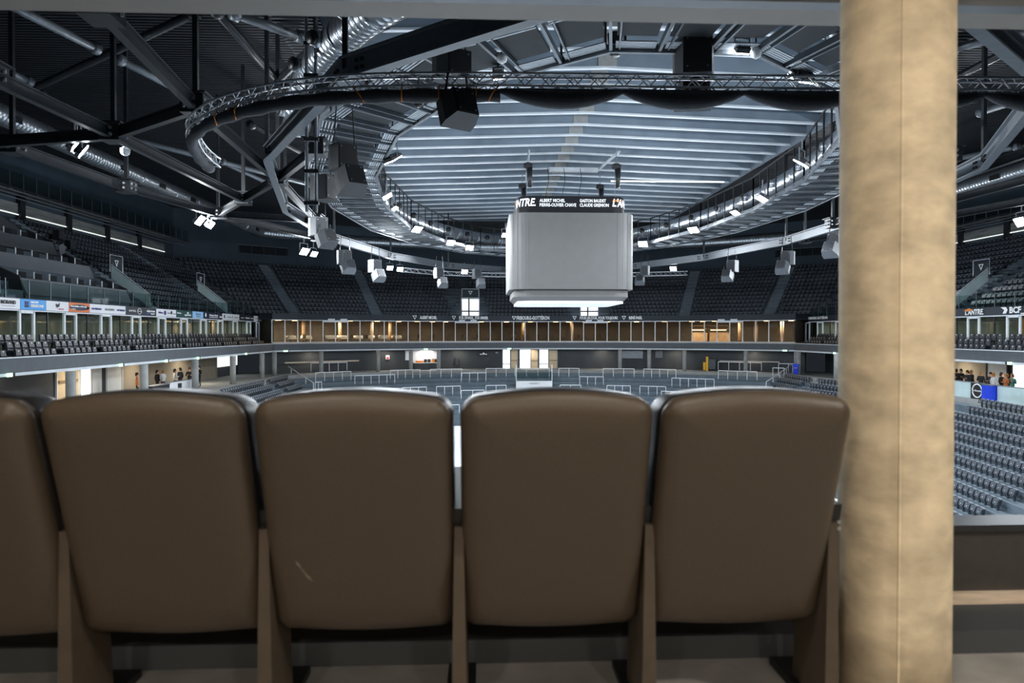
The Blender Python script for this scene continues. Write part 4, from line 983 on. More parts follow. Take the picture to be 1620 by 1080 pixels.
for i in range(3):
    d0 = 3.0 + 2.6 * i; z0 = 2.15 + 1.72 * i; ya, yb = PRESS[0] + (.9 - .9 * i) + .5, PRESS[1] - .2
    t = thing('press_desk', (XL(d0), (ya + yb) / 2, z0), 'long grey press desk in the left upper stand, %s of three tiers' % ('lowest', 'middle', 'top')[i], 'desk', 'press desks')
    mb = MB(); prism_y(mb, [(XL(d0), z0), (XL(d0 + .35), z0 + .95), (XL(d0 + 1.1), z0 + 1.0), (XL(d0 + 1.1), z0 + .9), (XL(d0 + .45), z0 + .85), (XL(d0 + .1), z0)], ya, yb); mb.build('front_panel', 'press_panel', t)
    for y in (ya - .12, yb + .02): mb = MB(); prism_y(mb, [(XL(d0), z0 - .2), (XL(d0 + .35), z0 + 1.05), (XL(d0 + 2.2), z0 + 1.9), (XL(d0 + 2.2), z0 - .2)], y, y + .1); mb.build('side_wall', 'wall_dark', t)
    mb = MB(); mb.box((XL(d0 + 1.7), (ya + yb) / 2, z0 + .3), (1.2, yb - ya, .1)); mb.build('floor_deck', 'terrace_dark', t)
    n = 8
    for q in range(n):
        y = ya + (yb - ya) * (q + .5) / n; mb = MB(); mb.box((XL(d0 + .6), y - .6, z0 + 1.2), (.05, .08, .4)); mb.build('post', 'wall_white', t)
        mb = MB(); mb.box((XL(d0 + .75), y, z0 + 1.17), (.05, .7, .34)); mb.build('monitor', 'screen', t)
em = bpy.data.objects['press_desk.002']; c = at_x(98, 397, XL(8.25)); mb = MB()
mb.prism([c + V((.06, -.5, .3)), c + V((.06, -.1, .55)), c + V((.06, .45, .35)), c + V((.06, .2, 0)), c + V((.06, .4, -.4)), c + V((.06, -.05, -.2)), c + V((.06, -.3, -.45))], (.02, 0, 0)); mb.build('emblem', 'text_grey', em)
for px, py, X_, lb in ((16, 370, -33, 'leftmost'), (93, 372, -33, 'middle'), (111, 388, -32, 'right')):
    c = at_x(px, py, X_); m_ = thing('wall_loudspeaker', c, 'small black box loudspeaker on the wall above the press desks, %s' % lb, 'loudspeaker', 'small wall loudspeakers')
    mb = MB(); mb.box(c, (.4, .8, .7)); mb.build('cabinet', 'black_plastic', m_); mb = MB(); mb.box(c + V((.22, 0, 0)), (.04, .7, .6)); mb.build('grille', 'speaker', m_); mb = MB(); mb.bar(c, c + V((-2, 0, 0)), .06, .06); mb.build('bracket', 'steel_dark', m_)
mb = MB(); prism_y(mb, [(XL(10.4), 6.4), (XL(10.4), 7.0), (XL(12.9), 8.8), (XL(12.9), 6.4)], PRESS[0] - .5, PRESS[1] + .3); struct('wall_press_back', mb, 'press_panel')

# far corner windows high on the walls
for i, (px, sd) in enumerate(((418, -1), (1265, 1))):
    t_ = tpx(px, WD - .1); c = Z(post(t_, WD - .1), 10.4); r = V((math.cos(t_), -math.sin(t_), 0)); Rm = Matrix((r, V((math.sin(t_), math.cos(t_), 0)), V((0, 0, 1)))).transposed()
    wn = thing('window_%d' % (i + 1), c, None, None, kind='structure'); mb = MB(); mb.box(c, (6.2, .1, 1.0), Rm); mb.build('pane', 'screen', wn)
    for q in range(5): mb = MB(); mb.box(c + r * (q - 2) * 1.5 - V((0, .06, 0)), (.08, .1, 1.0), Rm); mb.build('mullion', 'steel_dark', wn)
    mb = MB(); mb.box(c + V((0, -.08, .5)), (6.3, .1, .08), Rm); mb.build('head', 'steel_grey', wn)

# ------------------------------------------------------------------ concourse
def far_frame(px, d):
    t_ = tpx(px, d); return Z(post(t_, d), CONC), V((math.cos(t_), -math.sin(t_), 0)), V((math.sin(t_), math.cos(t_), 0))
def fbox(c, r, o_, u, v, z, su, sv, sz):
    mb = MB(); mb.box(c + r * u + o_ * v + V((0, 0, z)), (su, sv, sz), Matrix((r, o_, V((0, 0, 1)))).transposed()); return mb
cols = thing('concourse_columns', (0, 0, 0), None, None)
bpy.data.objects.remove(cols)
for i, px in enumerate((434, 508, 598, 650, 694, 981, 1027, 1083, 1180, 1260)):
    c, r, o_ = far_frame(px, -.9); mb = MB(); mb.tube(c, Z(c, -2.1), .24, 14); mb.build('concourse_column', 'concrete', None, True, label='round concrete column under the far balcony, %s from the left' % nthw(i + 1), cat='column', group='far concourse columns')
for sg, g in ((-1, 'left'), (1, 'right')):
    for i, y in enumerate((30, 38, 46, 54, 62, 70)):
        mb = MB(); c = V((CX + sg * (A0 - .3), y + (3.2 if sg > 0 else 0), CONC)); mb.tube(c, Z(c, -2.1), .25, 14); mb.build('concourse_column', 'concrete', None, True, label='round concrete column under the %s balcony, %s from the near end' % (g, ORD[i]), cat='column', group='%s concourse columns' % g)
# bright entrance doors, middle of the far concourse
DW = [(795, 807, 0), (808, 819, 1), (822, 839.5, 0), (840, 851, 1), (853, 867.5, 0), (868, 882, 1)]
for i, (a, b, leaf) in enumerate(DW):
    ca, r, o_ = far_frame(a, 1.5); cb, _, _ = far_frame(b, 1.5); w_ = (cb - ca).length; c = ca.lerp(cb, .5)
    d_ = thing('door_%d' % (i + 1), c, None, None, kind='structure')
    fbox(c, r, o_, 0, 0, 1.22, w_, .08, 2.4).build('leaf' if leaf else 'pane', 'door_beige' if leaf else 'daylight', d_)
    if leaf: fbox(c, r, o_, 0, -.1, 1.05, w_ * .9, .07, .12).build('push_bar', 'lounge_wood', d_)
    else:
        for z in (.55, .6 + .5 * (i == 2)): fbox(c, r, o_, 0, -.06, z, w_, .05, .04).build('bar', 'steel_grey', d_)
    for u in (-w_ / 2, w_ / 2): fbox(c, r, o_, u, -.05, 1.25, .07, .12, 2.5).build('frame', 'steel_grey', d_)
# snack bar niche
ca, r, o_ = far_frame(653, 1.45); cb, _, _ = far_frame(692, 1.45); w_ = (cb - ca).length; c = ca.lerp(cb, .5)
nb_ = thing('snack_bar', c, 'lit white snack bar niche with dark counter left of the entrance doors', 'snack bar')
fbox(c, r, o_, 0, .05, 1.65, w_, .06, 1.6).build('back_panel', 'wall_white', nb_); fbox(c, r, o_, 0, -.5, .42, w_, .6, .84).build('counter', 'wall_dark', nb_); fbox(c, r, o_, 0, -.5, .87, w_, .7, .06).build('worktop', 'wall_white', nb_)
for i in range(5): fbox(c, r, o_, -w_ / 2 + .3 + i * .2, -.55, 1.02, .15, .2, .24).build('drink_bottle', 'orange', None, label='orange drink bottle on the snack bar, %s from the left' % ORD[i], cat='bottle', group='bottles on the snack bar')
for i, (u, m_, lb) in enumerate(((-.1, 'black_plastic', 'left black coffee machine'), (.35, 'black_plastic', 'right black coffee machine'), (.85, 'orange', 'orange drinks crate'), (1.25, 'black_plastic', 'black till'))):
    k_ = thing('bar_appliance', c + r * u, lb + ' on the snack bar worktop', 'appliance'); fbox(c, r, o_, u, -.5, 1.09, .34, .3, .38).build('body', m_, k_); fbox(c, r, o_, u, -.55, 1.31, .24, .2, .06).build('top', 'steel_grey', k_)
ld = bpy.data.lights.new('snack_light', 'AREA'); ld.size = 1.5; ld.energy = 60; ld.color = (1, .93, .82); lo = bpy.data.objects.new('snack_light', ld); COL.objects.link(lo); lo.location = c + V((0, 0, 2.35)) - o_ * .6
# wall features
def wall_item(name, px0, px1, z, h, m, label, cat, d=1.45, depth=.1, detail=None):
    ca, r, o_ = far_frame(px0, d); cb, _, _ = far_frame(px1, d); w_ = (cb - ca).length; c = ca.lerp(cb, .5); t = thing(name, c + V((0, 0, z - h / 2)), label, cat)
    fbox(c, r, o_, 0, 0, z, w_, depth, h).build('body', m, t)
    for nm, u, zz, su, sz, mm in (detail or []): fbox(c, r, o_, u * w_, -depth / 2 - .03, zz, su * w_, .06, sz).build(nm, mm, t)
    return t
wall_item('wall_shelf', 447, 569, 1.25, .14, 'tan_wood', 'long pale wooden shelf on the dark wall at the far left concourse', 'shelf', 1.1, .5, [('lip', 0, 1.33, 1, .03, 'tan_wood')])
wall_item('wall_shelf', 1140, 1233, 1.2, .12, 'beam_grey', 'long pale shelf on the dark wall at the far right concourse', 'shelf', 1.1, .5, [('lip', 0, 1.27, 1, .03, 'tan_wood')])
wall_item('roller_shutter', 981, 1017, 1.85, 1.0, 'steel_grey', 'closed grey roller shutter right of the entrance doors', 'shutter', 1.45, .12, [('slat', 0, 1.45 + .2 * i, 1, .03, 'steel_white') for i in range(5)])
wall_item('wall_panel', 1037, 1048, 1.9, .9, 'steel_grey', 'small grey wall cabinet right of the roller shutter', 'cabinet', 1.45, .12, [('door', 0, 1.9, .85, .8, 'steel_mid')])
wall_item('wall_panel', 641, 647, 1.8, 1.2, 'wall_white', 'narrow white panel left of the snack bar', 'panel', 1.45, .1, [('edge', 0, 1.8, .8, 1.1, 'sign_white')])
wall_item('info_sign', 757, 772, 1.85, .5, 'black_plastic', 'dark sign with white mountain mark between the snack bar and doors', 'sign', 1.45, .08, [('mark', -.25, 1.85, .2, .12, 'text_white'), ('mark', .02, 1.92, .2, .24, 'text_white'), ('mark', .28, 1.85, .2, .12, 'text_white')])
wall_item('notice', 783, 789, 2.05, .3, 'wall_dark', 'small framed notice left of the entrance doors', 'notice', 1.45, .05, [('paper', 0, 2.05, .7, .2, 'text_grey')])
wall_item('fire_extinguisher_box', 610, 616, 1.6, .5, 'sign_white', 'white and red fire box on the wall left of the snack bar', 'fire box', 1.45, .14, [('glass', 0, 1.5, .6, .2, 'red')])
wall_item('double_door_handle', 719, 727, .95, .9, 'wall_dark', 'dark double door with tall handles right of the snack bar', 'door', 1.47, .08, [('handle', -.4, 1.0, .12, .7, 'black_plastic'), ('handle', .4, 1.0, .12, .7, 'black_plastic')])
wall_item('yellow_stack', 1113, 1117, .55, .95, 'yellow', 'short yellow crate beside the tall yellow one at the far wall', 'crate', .6, .4, [('rim', 0, 1.0, 1.02, .06, 'yellow')])
wall_item('yellow_stack', 1117.5, 1121, .85, 1.7, 'yellow', 'tall yellow stacked crate at the far wall', 'crate', .6, .4, [('rim', 0, 1.68, 1.02, .06, 'yellow')])
wall_item('wire_cage', 1122, 1133, .8, 1.2, 'wall_dark', 'dark wire cage trolley beside the yellow crates', 'trolley', .6, .5, [('wire', 0, .3 + .2 * i, 1, .03, 'steel_grey') for i in range(6)] + [('wire', -.4 + .2 * i, .8, .04, 1.2, 'steel_grey') for i in range(5)])
# blue bin
c, r, o_ = far_frame(1273, -1.6); b = thing('wheelie_bin', c, 'bright blue wheelie bin beside the column at the far right concourse', 'bin'); mb = MB()
mb.hexa([c + r * x + o_ * y + V((0, 0, z)) for x, y, z in ((-.24, -.24, .08), (.24, -.24, .08), (.24, .24, .08), (-.24, .24, .08), (-.32, -.34, 1.1), (.32, -.34, 1.1), (.32, .34, 1.1), (-.32, .34, 1.1))]); mb.build('body', 'blue_bin', b)
fbox(c, r, o_, 0, 0, 1.14, .72, .76, .08).build('lid', 'blue_bin', b); fbox(c, r, o_, 0, -.35, .75, .3, .02, .06).build('sticker', 'yellow', b)
for sx in (-1, 1): mb = MB(); q = c + r * sx * .2 + o_ * .25 + V((0, 0, .1)); mb.tube(q - r * .04, q + r * .04, .1, 10); mb.build('wheel', 'black_plastic', b)
# under-balcony lights of the concourse
for i in range(7):
    t_ = -.62 + 1.24 * i / 6; ld = bpy.data.lights.new('concourse_light', 'AREA'); ld.size = 1.2; ld.energy = 34; ld.color = (1, .86, .68); lo = bpy.data.objects.new('concourse_light', ld); COL.objects.link(lo); lo.location = Z(post(t_, .5), -2.14)
for sg in (-1, 1):
    for y in (38, 46, 54, 62):
        ld = bpy.data.lights.new('concourse_light', 'AREA'); ld.size = 1.2; ld.energy = 75; ld.color = (1, .86, .66); lo = bpy.data.objects.new('concourse_light', ld); COL.objects.link(lo); lo.location = (CX + sg * (A0 + 3), y, -2.14)
# exit signs on the balcony edge
for g, sg in (('L', -1), ('R', 1)):
    for i, y in enumerate((33.5, 43.5, 49.6, 55, 66)):
        c = V((CX + sg * (A0 - .12), y, -2.02)); e = thing('exit_sign', c, 'small lit green exit sign under the %s balcony edge, %s from the near end' % (SIDE[g], ORD[i]), 'sign', 'exit signs'); mb = MB(); mb.box(c, (.06, .34, .18)); mb.build('face', 'exit_sign', e); mb = MB(); mb.box(c + V((0, .25, 0)), (.08, .16, .18)); mb.build('end_cap', 'black_plastic', e)
for i, px in enumerate((452, 674, 806, 1242)):
    c, r, o_ = far_frame(px, -.1); c = Z(c, -2.02); e = thing('exit_sign', c, 'small lit exit sign under the far balcony edge, %s from the left' % ORD[i], 'sign', 'exit signs'); mb = fbox(c, r, o_, 0, 0, 0, .5, .06, .16); mb.build('face', 'exit_sign', e); fbox(c, r, o_, .3, 0, 0, .1, .08, .16).build('end_cap', 'black_plastic', e)
# left concourse doors and panels (wall at d = 4.6)
XW = CX - A0 - 4.55
for i, (a, b, m_, nm) in enumerate(((88, 123, 'door_beige', 'leaf'), (125, 142, 'daylight', 'pane'), (145, 158, 'wall_white', 'panel'), (168, 192, 'wall_white', 'panel'))):
    y0, y1 = at_x(a, 580, XW).y, at_x(b, 580, XW).y; d_ = thing('door_%d' % (10 + i), (XW, (y0 + y1) / 2, CONC), None, None, kind='structure')
    mb = MB(); mb.box((XW, (y0 + y1) / 2, CONC + 1.2), (.08, y1 - y0 - .06, 2.4)); mb.build(nm, m_, d_)
    if i == 0: mb = MB(); mb.box((XW + .1, (y0 + y1) / 2, CONC + 1.45), (.08, (y1 - y0) * .85, .12)); mb.build('push_bar', 'lounge_wood', d_)
    for y in (y0, y1): mb = MB(); mb.box((XW + .04, y, CONC + 1.25), (.12, .1, 2.5)); mb.build('frame', 'wall_white', d_)
y0, y1 = at_x(343, 560, XW).y, at_x(374, 560, XW).y
mb = MB(); mb.box((XW + .05, (y0 + y1) / 2, CONC + 1.75), (.1, y1 - y0, 1.4)); o = mb.build('lit_panel', 'led_strip', label='glowing cream wall panel under the left balcony near the far corner', cat='light panel')
for i, (a, b) in enumerate(((192, 262), (262, 343))):
    y0, y1 = at_x(a, 580, XW).y, at_x(b, 580, XW).y; mb = MB(); mb.box((XW + .02, (y0 + y1) / 2, CONC + 1.25), (.05, y1 - y0, 2.5)); struct('wall_beige_%d' % (i + 1), mb, 'wall_beige')
XWR = CX + A0 + 4.55
y0, y1 = at_x(1480, 580, XWR).y, at_x(1562, 580, XWR).y; mb = MB(); mb.box((XWR - .02, (y0 + y1) / 2, CONC + 1.25), (.05, abs(y1 - y0), 2.5)); struct('wall_beige_3', mb, 'wall_beige')
for i, (a, b, m_) in enumerate(((1563, 1596, 'wall_white'), (1603, 1640, 'daylight'))):
    y0, y1 = at_x(a, 580, XWR).y, at_x(b, 580, XWR).y; d_ = thing('door_%d' % (20 + i), (XWR, (y0 + y1) / 2, CONC), None, None, kind='structure'); mb = MB(); mb.box((XWR - .03, (y0 + y1) / 2, CONC + 1.25), (.08, abs(y1 - y0), 2.4)); mb.build('panel', m_, d_)
    for y in (y0, y1): mb = MB(); mb.box((XWR - .08, y, CONC + 1.25), (.12, .12, 2.5)); mb.build('frame', 'steel_dark', d_)

# ------------------------------------------------------------------ barriers of the standing terrace
def terrace_hit(px, py):
    d = ray(px, py); s_ = 60.0
    while s_ < 110:
        p = d * s_; R = math.hypot(p.x - CX, p.y - CY) - R0; k = math.floor((R - LD0) / LDD); zt = CONC if k >= LN else LZ0 + k * LDZ
        if p.z <= zt: return Z(p, zt)
        s_ += .03
    return None
BAR = [(484, 556, 589, 4), (500, 556, 609, 4), (562, 625, 613, 5), (618, 665, 602, 4), (681, 731, 601.5, 3), (691, 729, 629, 3), (730, 769, 610, 3), (769, 801, 601.5, 2), (815, 869, 601.5, 3), (884, 916, 601.5, 2), (917, 955, 610, 3), (954, 1003, 601.5, 3), (1018, 1069, 602, 4), (1063, 1132, 613, 5),
       (1136, 1197, 607, 4), (1132, 1210, 588, 4), (1228, 1267, 591, 2), (1012, 1053, 629, 3), (1046, 1075, 640, 3), (960, 997, 629, 3), (769, 801, 629, 2), (886, 919, 629, 2), (637, 675, 630, 3), (703, 727, 659, 1), (730, 766, 638, 2), (1222, 1240, 603, 2), (494, 506, 620, 2), (670, 699, 642, 2), (1036, 1050, 655, 2)]
for i, (a, b, yb, n) in enumerate(BAR):
    p, q = terrace_hit(a, yb), terrace_hit(b, yb - (0 if 640 < a < 1010 else 0))
    z = min(p.z, q.z); R = (math.hypot(p.x - CX, p.y - CY) + math.hypot(q.x - CX, q.y - CY)) / 2; ta = math.atan2(p.x - CX, p.y - CY); tb = math.atan2(q.x - CX, q.y - CY)
    k = math.floor((R - R0 - LD0) / LDD); z = CONC if k >= LN else LZ0 + k * LDZ; d = (LD0 + (k + .15) * LDD) if k < LN else R - R0
    A_, B_ = Z(post(ta, d), z), Z(post(tb, d), z); t = thing('crush_barrier', A_, 'white tubular crush barrier on the standing terrace, %s counted from the left end' % nthw(1 + sorted(range(len(BAR)), key=lambda q: BAR[q][:1] + BAR[q][2:3]).index(i)), 'barrier', 'white barriers on the far standing terrace')
    H = 1.12; mb = MB(); mb.bar(A_ + V((0, 0, H)), B_ + V((0, 0, H)), .06, .07); mb.build('top_rail', 'rail_white', t)
    for k in range(n + 1):
        p = A_.lerp(B_, k / n); mb = MB(); mb.bar(p, p + V((0, 0, H)), .055, .055); mb.build('post', 'rail_white', t)
        mb = MB(); mb.box(p + V((0, 0, .1)), (.1, .1, .22)); mb.build('foot', 'steel_grey', t)
for lb, a, b in (('left', (450, 590), (496, 625)), ('right', (1254, 590), (1212, 620))):
    p, q = terrace_hit(*a), terrace_hit(*b); t = thing('stair_handrail', p, 'sloping white stair handrail at the %s end of the standing terrace' % lb, 'handrail'); mb = MB(); mb.bar(p + V((0, 0, 1.05)), q + V((0, 0, 1.05)), .07, .07); mb.build('rail', 'rail_white', t)
    for k in range(5):
        m_ = p.lerp(q, k / 4); mb = MB(); mb.bar(m_ - V((0, 0, .1)), m_ + V((0, 0, 1.05)), .06, .06); mb.build('post', 'rail_white', t)
c = terrace_hit(845, 618); bx = thing('announcer_booth', c, 'white fronted glass booth in the middle of the standing terrace', 'booth')
mb = MB(); mb.box(c + V((0, -.1, .55)), (4.2, .1, 1.1)); fp = mb.build('front_panel', 'wall_white', bx)
text('~ HOCKEY ~', .3, 'text_black', fp, c + V((0, -.17, .8)), (1, 0, 0), ext=.005, fit=1.4)
for sx in (-2.1, 2.1): mb = MB(); mb.bar(c + V((sx, 0, 0)), c + V((sx, 0, 3.0)), .09, .09); mb.build('post', 'rail_white', bx); mb = MB(); mb.box(c + V((sx, .9, 1.2)), (.03, 1.8, 1.3)); mb.build('side_glass', 'glass_rail', bx)
mb = MB(); mb.box(c + V((0, -.1, 1.65)), (4.2, .02, 1.1)); mb.build('front_glass', 'glass_rail', bx)
mb = MB(); mb.box(c + V((0, .7, .9)), (3.9, .7, .05)); mb.build('desk', 'steel_grey', bx)

# ------------------------------------------------------------------ counters and people on the concourse
def counter(name, c, size, m, label, cat, extra=()):
    t = thing(name, c, label, cat); mb = MB(); mb.box(V(c) + V((0, 0, size[2] / 2)), size); mb.build('front', m, t); mb = MB(); mb.box(V(c) + V((0, 0, size[2] + .02)), (size[0] + .1, size[1] + .05, .04)); mb.build('top', 'steel_grey', t); return t
XB = CX - A0 - .2
def yat(px, X): return at_x(px, 600, X).y
t = counter('concourse_barrier', (XB, (yat(262, XB) + yat(305, XB)) / 2, CONC), (.1, abs(yat(262, XB) - yat(305, XB)), .95), 'wall_white', 'pale panel barrier with black sticker at the left concourse edge', 'barrier')
mb = MB(); mb.box((XB + .07, yat(283, XB), CONC + .6), (.02, .6, .4)); mb.build('sticker', 'text_black', t)
counter('concourse_barrier', (XB + .3, (yat(225, XB) + yat(258, XB)) / 2, CONC), (.5, 2.6, .95), 'black_plastic', 'dark counter where the left group of people stands', 'counter')
counter('concourse_barrier', (XB, (yat(190, XB) + yat(214, XB)) / 2, CONC), (.1, 2.2, .8), 'wall_white', 'low white barrier left of the left group of people', 'barrier')
XC = CX + A0 - .4
t = counter('concourse_barrier', (XC, (yat(1495, XC) + yat(1538, XC)) / 2, CONC), (.1, abs(yat(1495, XC) - yat(1538, XC)), 1.1), 'glass_frost', 'pale glass barrier between the column and the round-sign panel', 'barrier')
t = counter('round_sign_panel', (XC - .1, (yat(1539, XC) + yat(1561, XC)) / 2, CONC), (.1, abs(yat(1539, XC) - yat(1561, XC)), 1.1), 'black_plastic', 'black panel with a white ring sign left of the blue panel', 'sign')
yy = (yat(1539, XC) + yat(1561, XC)) / 2; cc = V((XC - .17, yy, CONC + .58)); mb = MB(); mb.ptube([cc + V((0, .46 * math.cos(a * .2618), .46 * math.sin(a * .2618))) for a in range(24)], .045, 6, 0, True); mb.build('ring', 'text_white', t)
text('le Buvette', .2, 'text_white', t, cc, (0, -1, 0), fit=.86, ext=.01)
counter('blue_panel', (XC - .1, (yat(1562, XC) + yat(1578, XC)) / 2, CONC), (.6, abs(yat(1562, XC) - yat(1578, XC)), 1.05), 'blue_bin', 'bright blue counter panel on the right concourse below the standing guests', 'counter')
counter('concourse_barrier', (XC, (yat(1579, XC) + yat(1640, XC)) / 2, CONC), (.1, abs(yat(1579, XC) - yat(1640, XC)), 1.05), 'glass_frost', 'pale barrier right of the blue counter panel', 'barrier')
def person_mesh(pose):
    J = {'pelvis': (0, 0, .94), 'belly': (0, .01, 1.1), 'chest': (0, .0, 1.32), 'neck': (0, .0, 1.48), 'head0': (0, -.015, 1.56), 'head1': (0, -.02, 1.64), 'head2': (0, -.01, 1.72), 'nose': (0, -.11, 1.625)}
    E = [('pelvis', 'belly'), ('belly', 'chest'), ('chest', 'neck'), ('neck', 'head0'), ('head0', 'head1'), ('head1', 'head2'), ('head1', 'nose')]
    Rr = {'pelvis': (.17, .12), 'belly': (.155, .11), 'chest': (.185, .12), 'neck': (.06, .06), 'head0': (.07, .08), 'head1': (.08, .1), 'head2': (.06, .07), 'nose': (.012, .012)}
    for s_, sg in (('l', -1), ('r', 1)):
        J['sh' + s_] = (sg * .19, 0, 1.4); J['hip' + s_] = (sg * .09, 0, .88); J['kn' + s_] = (sg * .1, -.02, .48); J['an' + s_] = (sg * .11, .02, .09); J['to' + s_] = (sg * .12, -.15, .04)
        if pose == 0: J['el' + s_] = (sg * .25, .03, 1.12); J['ha' + s_] = (sg * .24, -.06, .87)
        elif pose == 1: J['el' + s_] = (sg * .27, -.02, 1.12); J['ha' + s_] = (sg * .1, -.25, 1.2)
        else: J['el' + s_] = (sg * .26, .02, 1.12); J['ha' + s_] = (sg * (.14 if sg > 0 else .25), (-.28 if sg > 0 else -.05), (1.3 if sg > 0 else .88))
        a = V(J['ha' + s_]); e_ = (a - V(J['el' + s_])).normalized()
        for q in range(4): J['fi%d%s' % (q, s_)] = tuple(a + e_ * (.1 - .01 * abs(q - 1.5)) + V((0, .03 * (q - 1.5), 0))); E.append(('ha' + s_, 'fi%d%s' % (q, s_))); Rr['fi%d%s' % (q, s_)] = (.011, .011)
        J['th' + s_] = tuple(a + e_ * .04 + V((-sg * .05, -.03, 0))); E.append(('ha' + s_, 'th' + s_)); Rr['th' + s_] = (.012, .012)
        E += [('chest', 'sh' + s_), ('sh' + s_, 'el' + s_), ('el' + s_, 'ha' + s_), ('pelvis', 'hip' + s_), ('hip' + s_, 'kn' + s_), ('kn' + s_, 'an' + s_), ('an' + s_, 'to' + s_)]
        Rr.update({'sh' + s_: (.075, .075), 'el' + s_: (.05, .05), 'ha' + s_: (.035, .03), 'hip' + s_: (.095, .1), 'kn' + s_: (.065, .065), 'an' + s_: (.045, .05), 'to' + s_: (.045, .03)})
    names = list(J); me = bpy.data.meshes.new('p'); me.from_pydata([J[k] for k in names], [(names.index(a), names.index(b)) for a, b in E], [])
    o = bpy.data.objects.new('p', me); COL.objects.link(o); m = o.modifiers.new('skin', 'SKIN'); sv = me.skin_vertices[0].data
    for i, k in enumerate(names): sv[i].radius = Rr[k]
    sv[0].use_root = True; s2 = o.modifiers.new('sub', 'SUBSURF'); s2.levels = 1; s2.render_levels = 1
    dg = bpy.context.evaluated_depsgraph_get(); out = bpy.data.meshes.new_from_object(o.evaluated_get(dg)); bpy.data.objects.remove(o)
    hands = [V(J['hal']), V(J['har'])]
    return out, hands
PM = [person_mesh(i) for i in range(3)]
def person(p, rz_, pose, top, legs, hair, label, sc=1.0):
    src, hands = PM[pose]; me = src.copy(); me.materials.clear()
    for m in ('skin', top, legs, 'black_plastic'): me.materials.append(MATS[m])
    for f in me.polygons:
        c = f.center; f.use_smooth = True
        f.material_index = 0 if (c.z > 1.47 or min((c - h).length for h in hands) < .09) else (1 if c.z > .92 else (2 if c.z > .1 else 3))
    o = link('person', me, label=label, cat='person', group='people on the concourse'); o.location = p; o.rotation_euler = (0, 0, rz_); o.scale = (sc,) * 3
    mb = MB(); mb.loft([[V((r * math.cos(a * .628), .02 + r * 1.15 * math.sin(a * .628), z)) for a in range(10)] for r, z in ((.088, 1.64), (.095, 1.7), (.085, 1.77), (.05, 1.805))]); mb.box((0, .085, 1.62), (.16, .06, .16))
    h = bpy.data.objects.new('hair', mb.mesh('hair', hair, True)); COL.objects.link(h); h.parent = o
    mb = MB(); mb.box((-.033, -.105, 1.65), (.02, .012, .012)); mb.box((.033, -.105, 1.65), (.02, .012, .012)); mb.box((0, -.1, 1.58), (.045, .012, .01))
    e = bpy.data.objects.new('face', mb.mesh('face', 'text_black')); COL.objects.link(e); e.parent = o
PL = [(217, 1.6, 0, 2.0, 'rust', 'suit', 'hair', 'person in a rust coat at the left end of the left group'), (228, 1.8, 2, 3.0, 'shirt', 'jeans', 'hair_fair', 'person in a white shirt with arm raised, seen from behind, left group'),
      (249, 1.9, 0, 2.6, 'suit', 'suit', 'hair', 'person in a dark suit left of a fair-haired person'), (258, 1.6, 1, -2.0, 'shirt', 'jeans', 'hair_fair', 'fair-haired person in a pale shirt, left group'),
      (277, 1.2, 1, 2.4, 'shirt', 'suit', 'hair', 'person in a pale shirt with arms folded, left group'), (285, 1.6, 0, -2.0, 'suit', 'suit', 'hair', 'person in dark clothes facing left in the left group'),
      (300, 1.0, 1, .3, 'suit', 'suit', 'hair', 'person in black facing the rink behind the left seats'), (315, 1.4, 1, -.4, 'suit', 'suit', 'hair', 'person in black at the right end of the left group')]
for px, d, pose, rz_, a, b, h, lb in PL:
    X = CX - A0 - d; person(V((X, at_x(px, 595, X).y, CONC)), rz_, pose, a, b, h, lb)
PR = [(1501, 2.4, 0, -1.5, 'suit', 'suit', 'hair', 'person in dark clothes nearest the column, right group'), (1506, 1.2, 1, 1.5, 'shirt', 'suit', 'hair', 'person in a pale top nearest the column, right group'), (1513, 1.8, 0, 2.5, 'suit', 'suit', 'hair', 'person in dark clothes, third from the column'),
      (1520, 2.2, 1, -1.0, 'suit', 'suit', 'hair', 'taller person in dark suit, fourth from the column'), (1530, 1.4, 1, -1.4, 'suit', 'suit', 'hair', 'person in suit and pale shirt in front of the beige wall'), (1537, 1.9, 0, 1.5, 'suit', 'jeans', 'hair_fair', 'person half hidden behind the suited one at the beige wall'),
      (1552, 1.3, 2, 2.0, 'suit', 'suit', 'hair_fair', 'person in dark suit above the round sign'), (1567, 1.4, 1, -1.2, 'suit', 'suit', 'hair', 'bearded person in dark suit above the blue panel'), (1573, 1.1, 0, 1.8, 'shirt', 'suit', 'hair_fair', 'red-haired person in a pale top above the blue panel'),
      (1585, 2.0, 0, 1.5, 'suit', 'suit', 'hair', 'person in dark clothes right of the blue panel'), (1592, 1.2, 1, -1.6, 'rust', 'suit', 'hair_fair', 'person in a patterned rust top right of the blue panel'), (1601, 1.4, 2, -1.2, 'teal', 'jeans', 'hair_fair', 'person in teal top with arm raised at the bright doorway')]
for px, d, pose, rz_, a, b, h, lb in PR:
    X = CX + A0 + d; person(V((X, at_x(px, 595, X).y, CONC)), rz_, pose, a, b, h, lb)

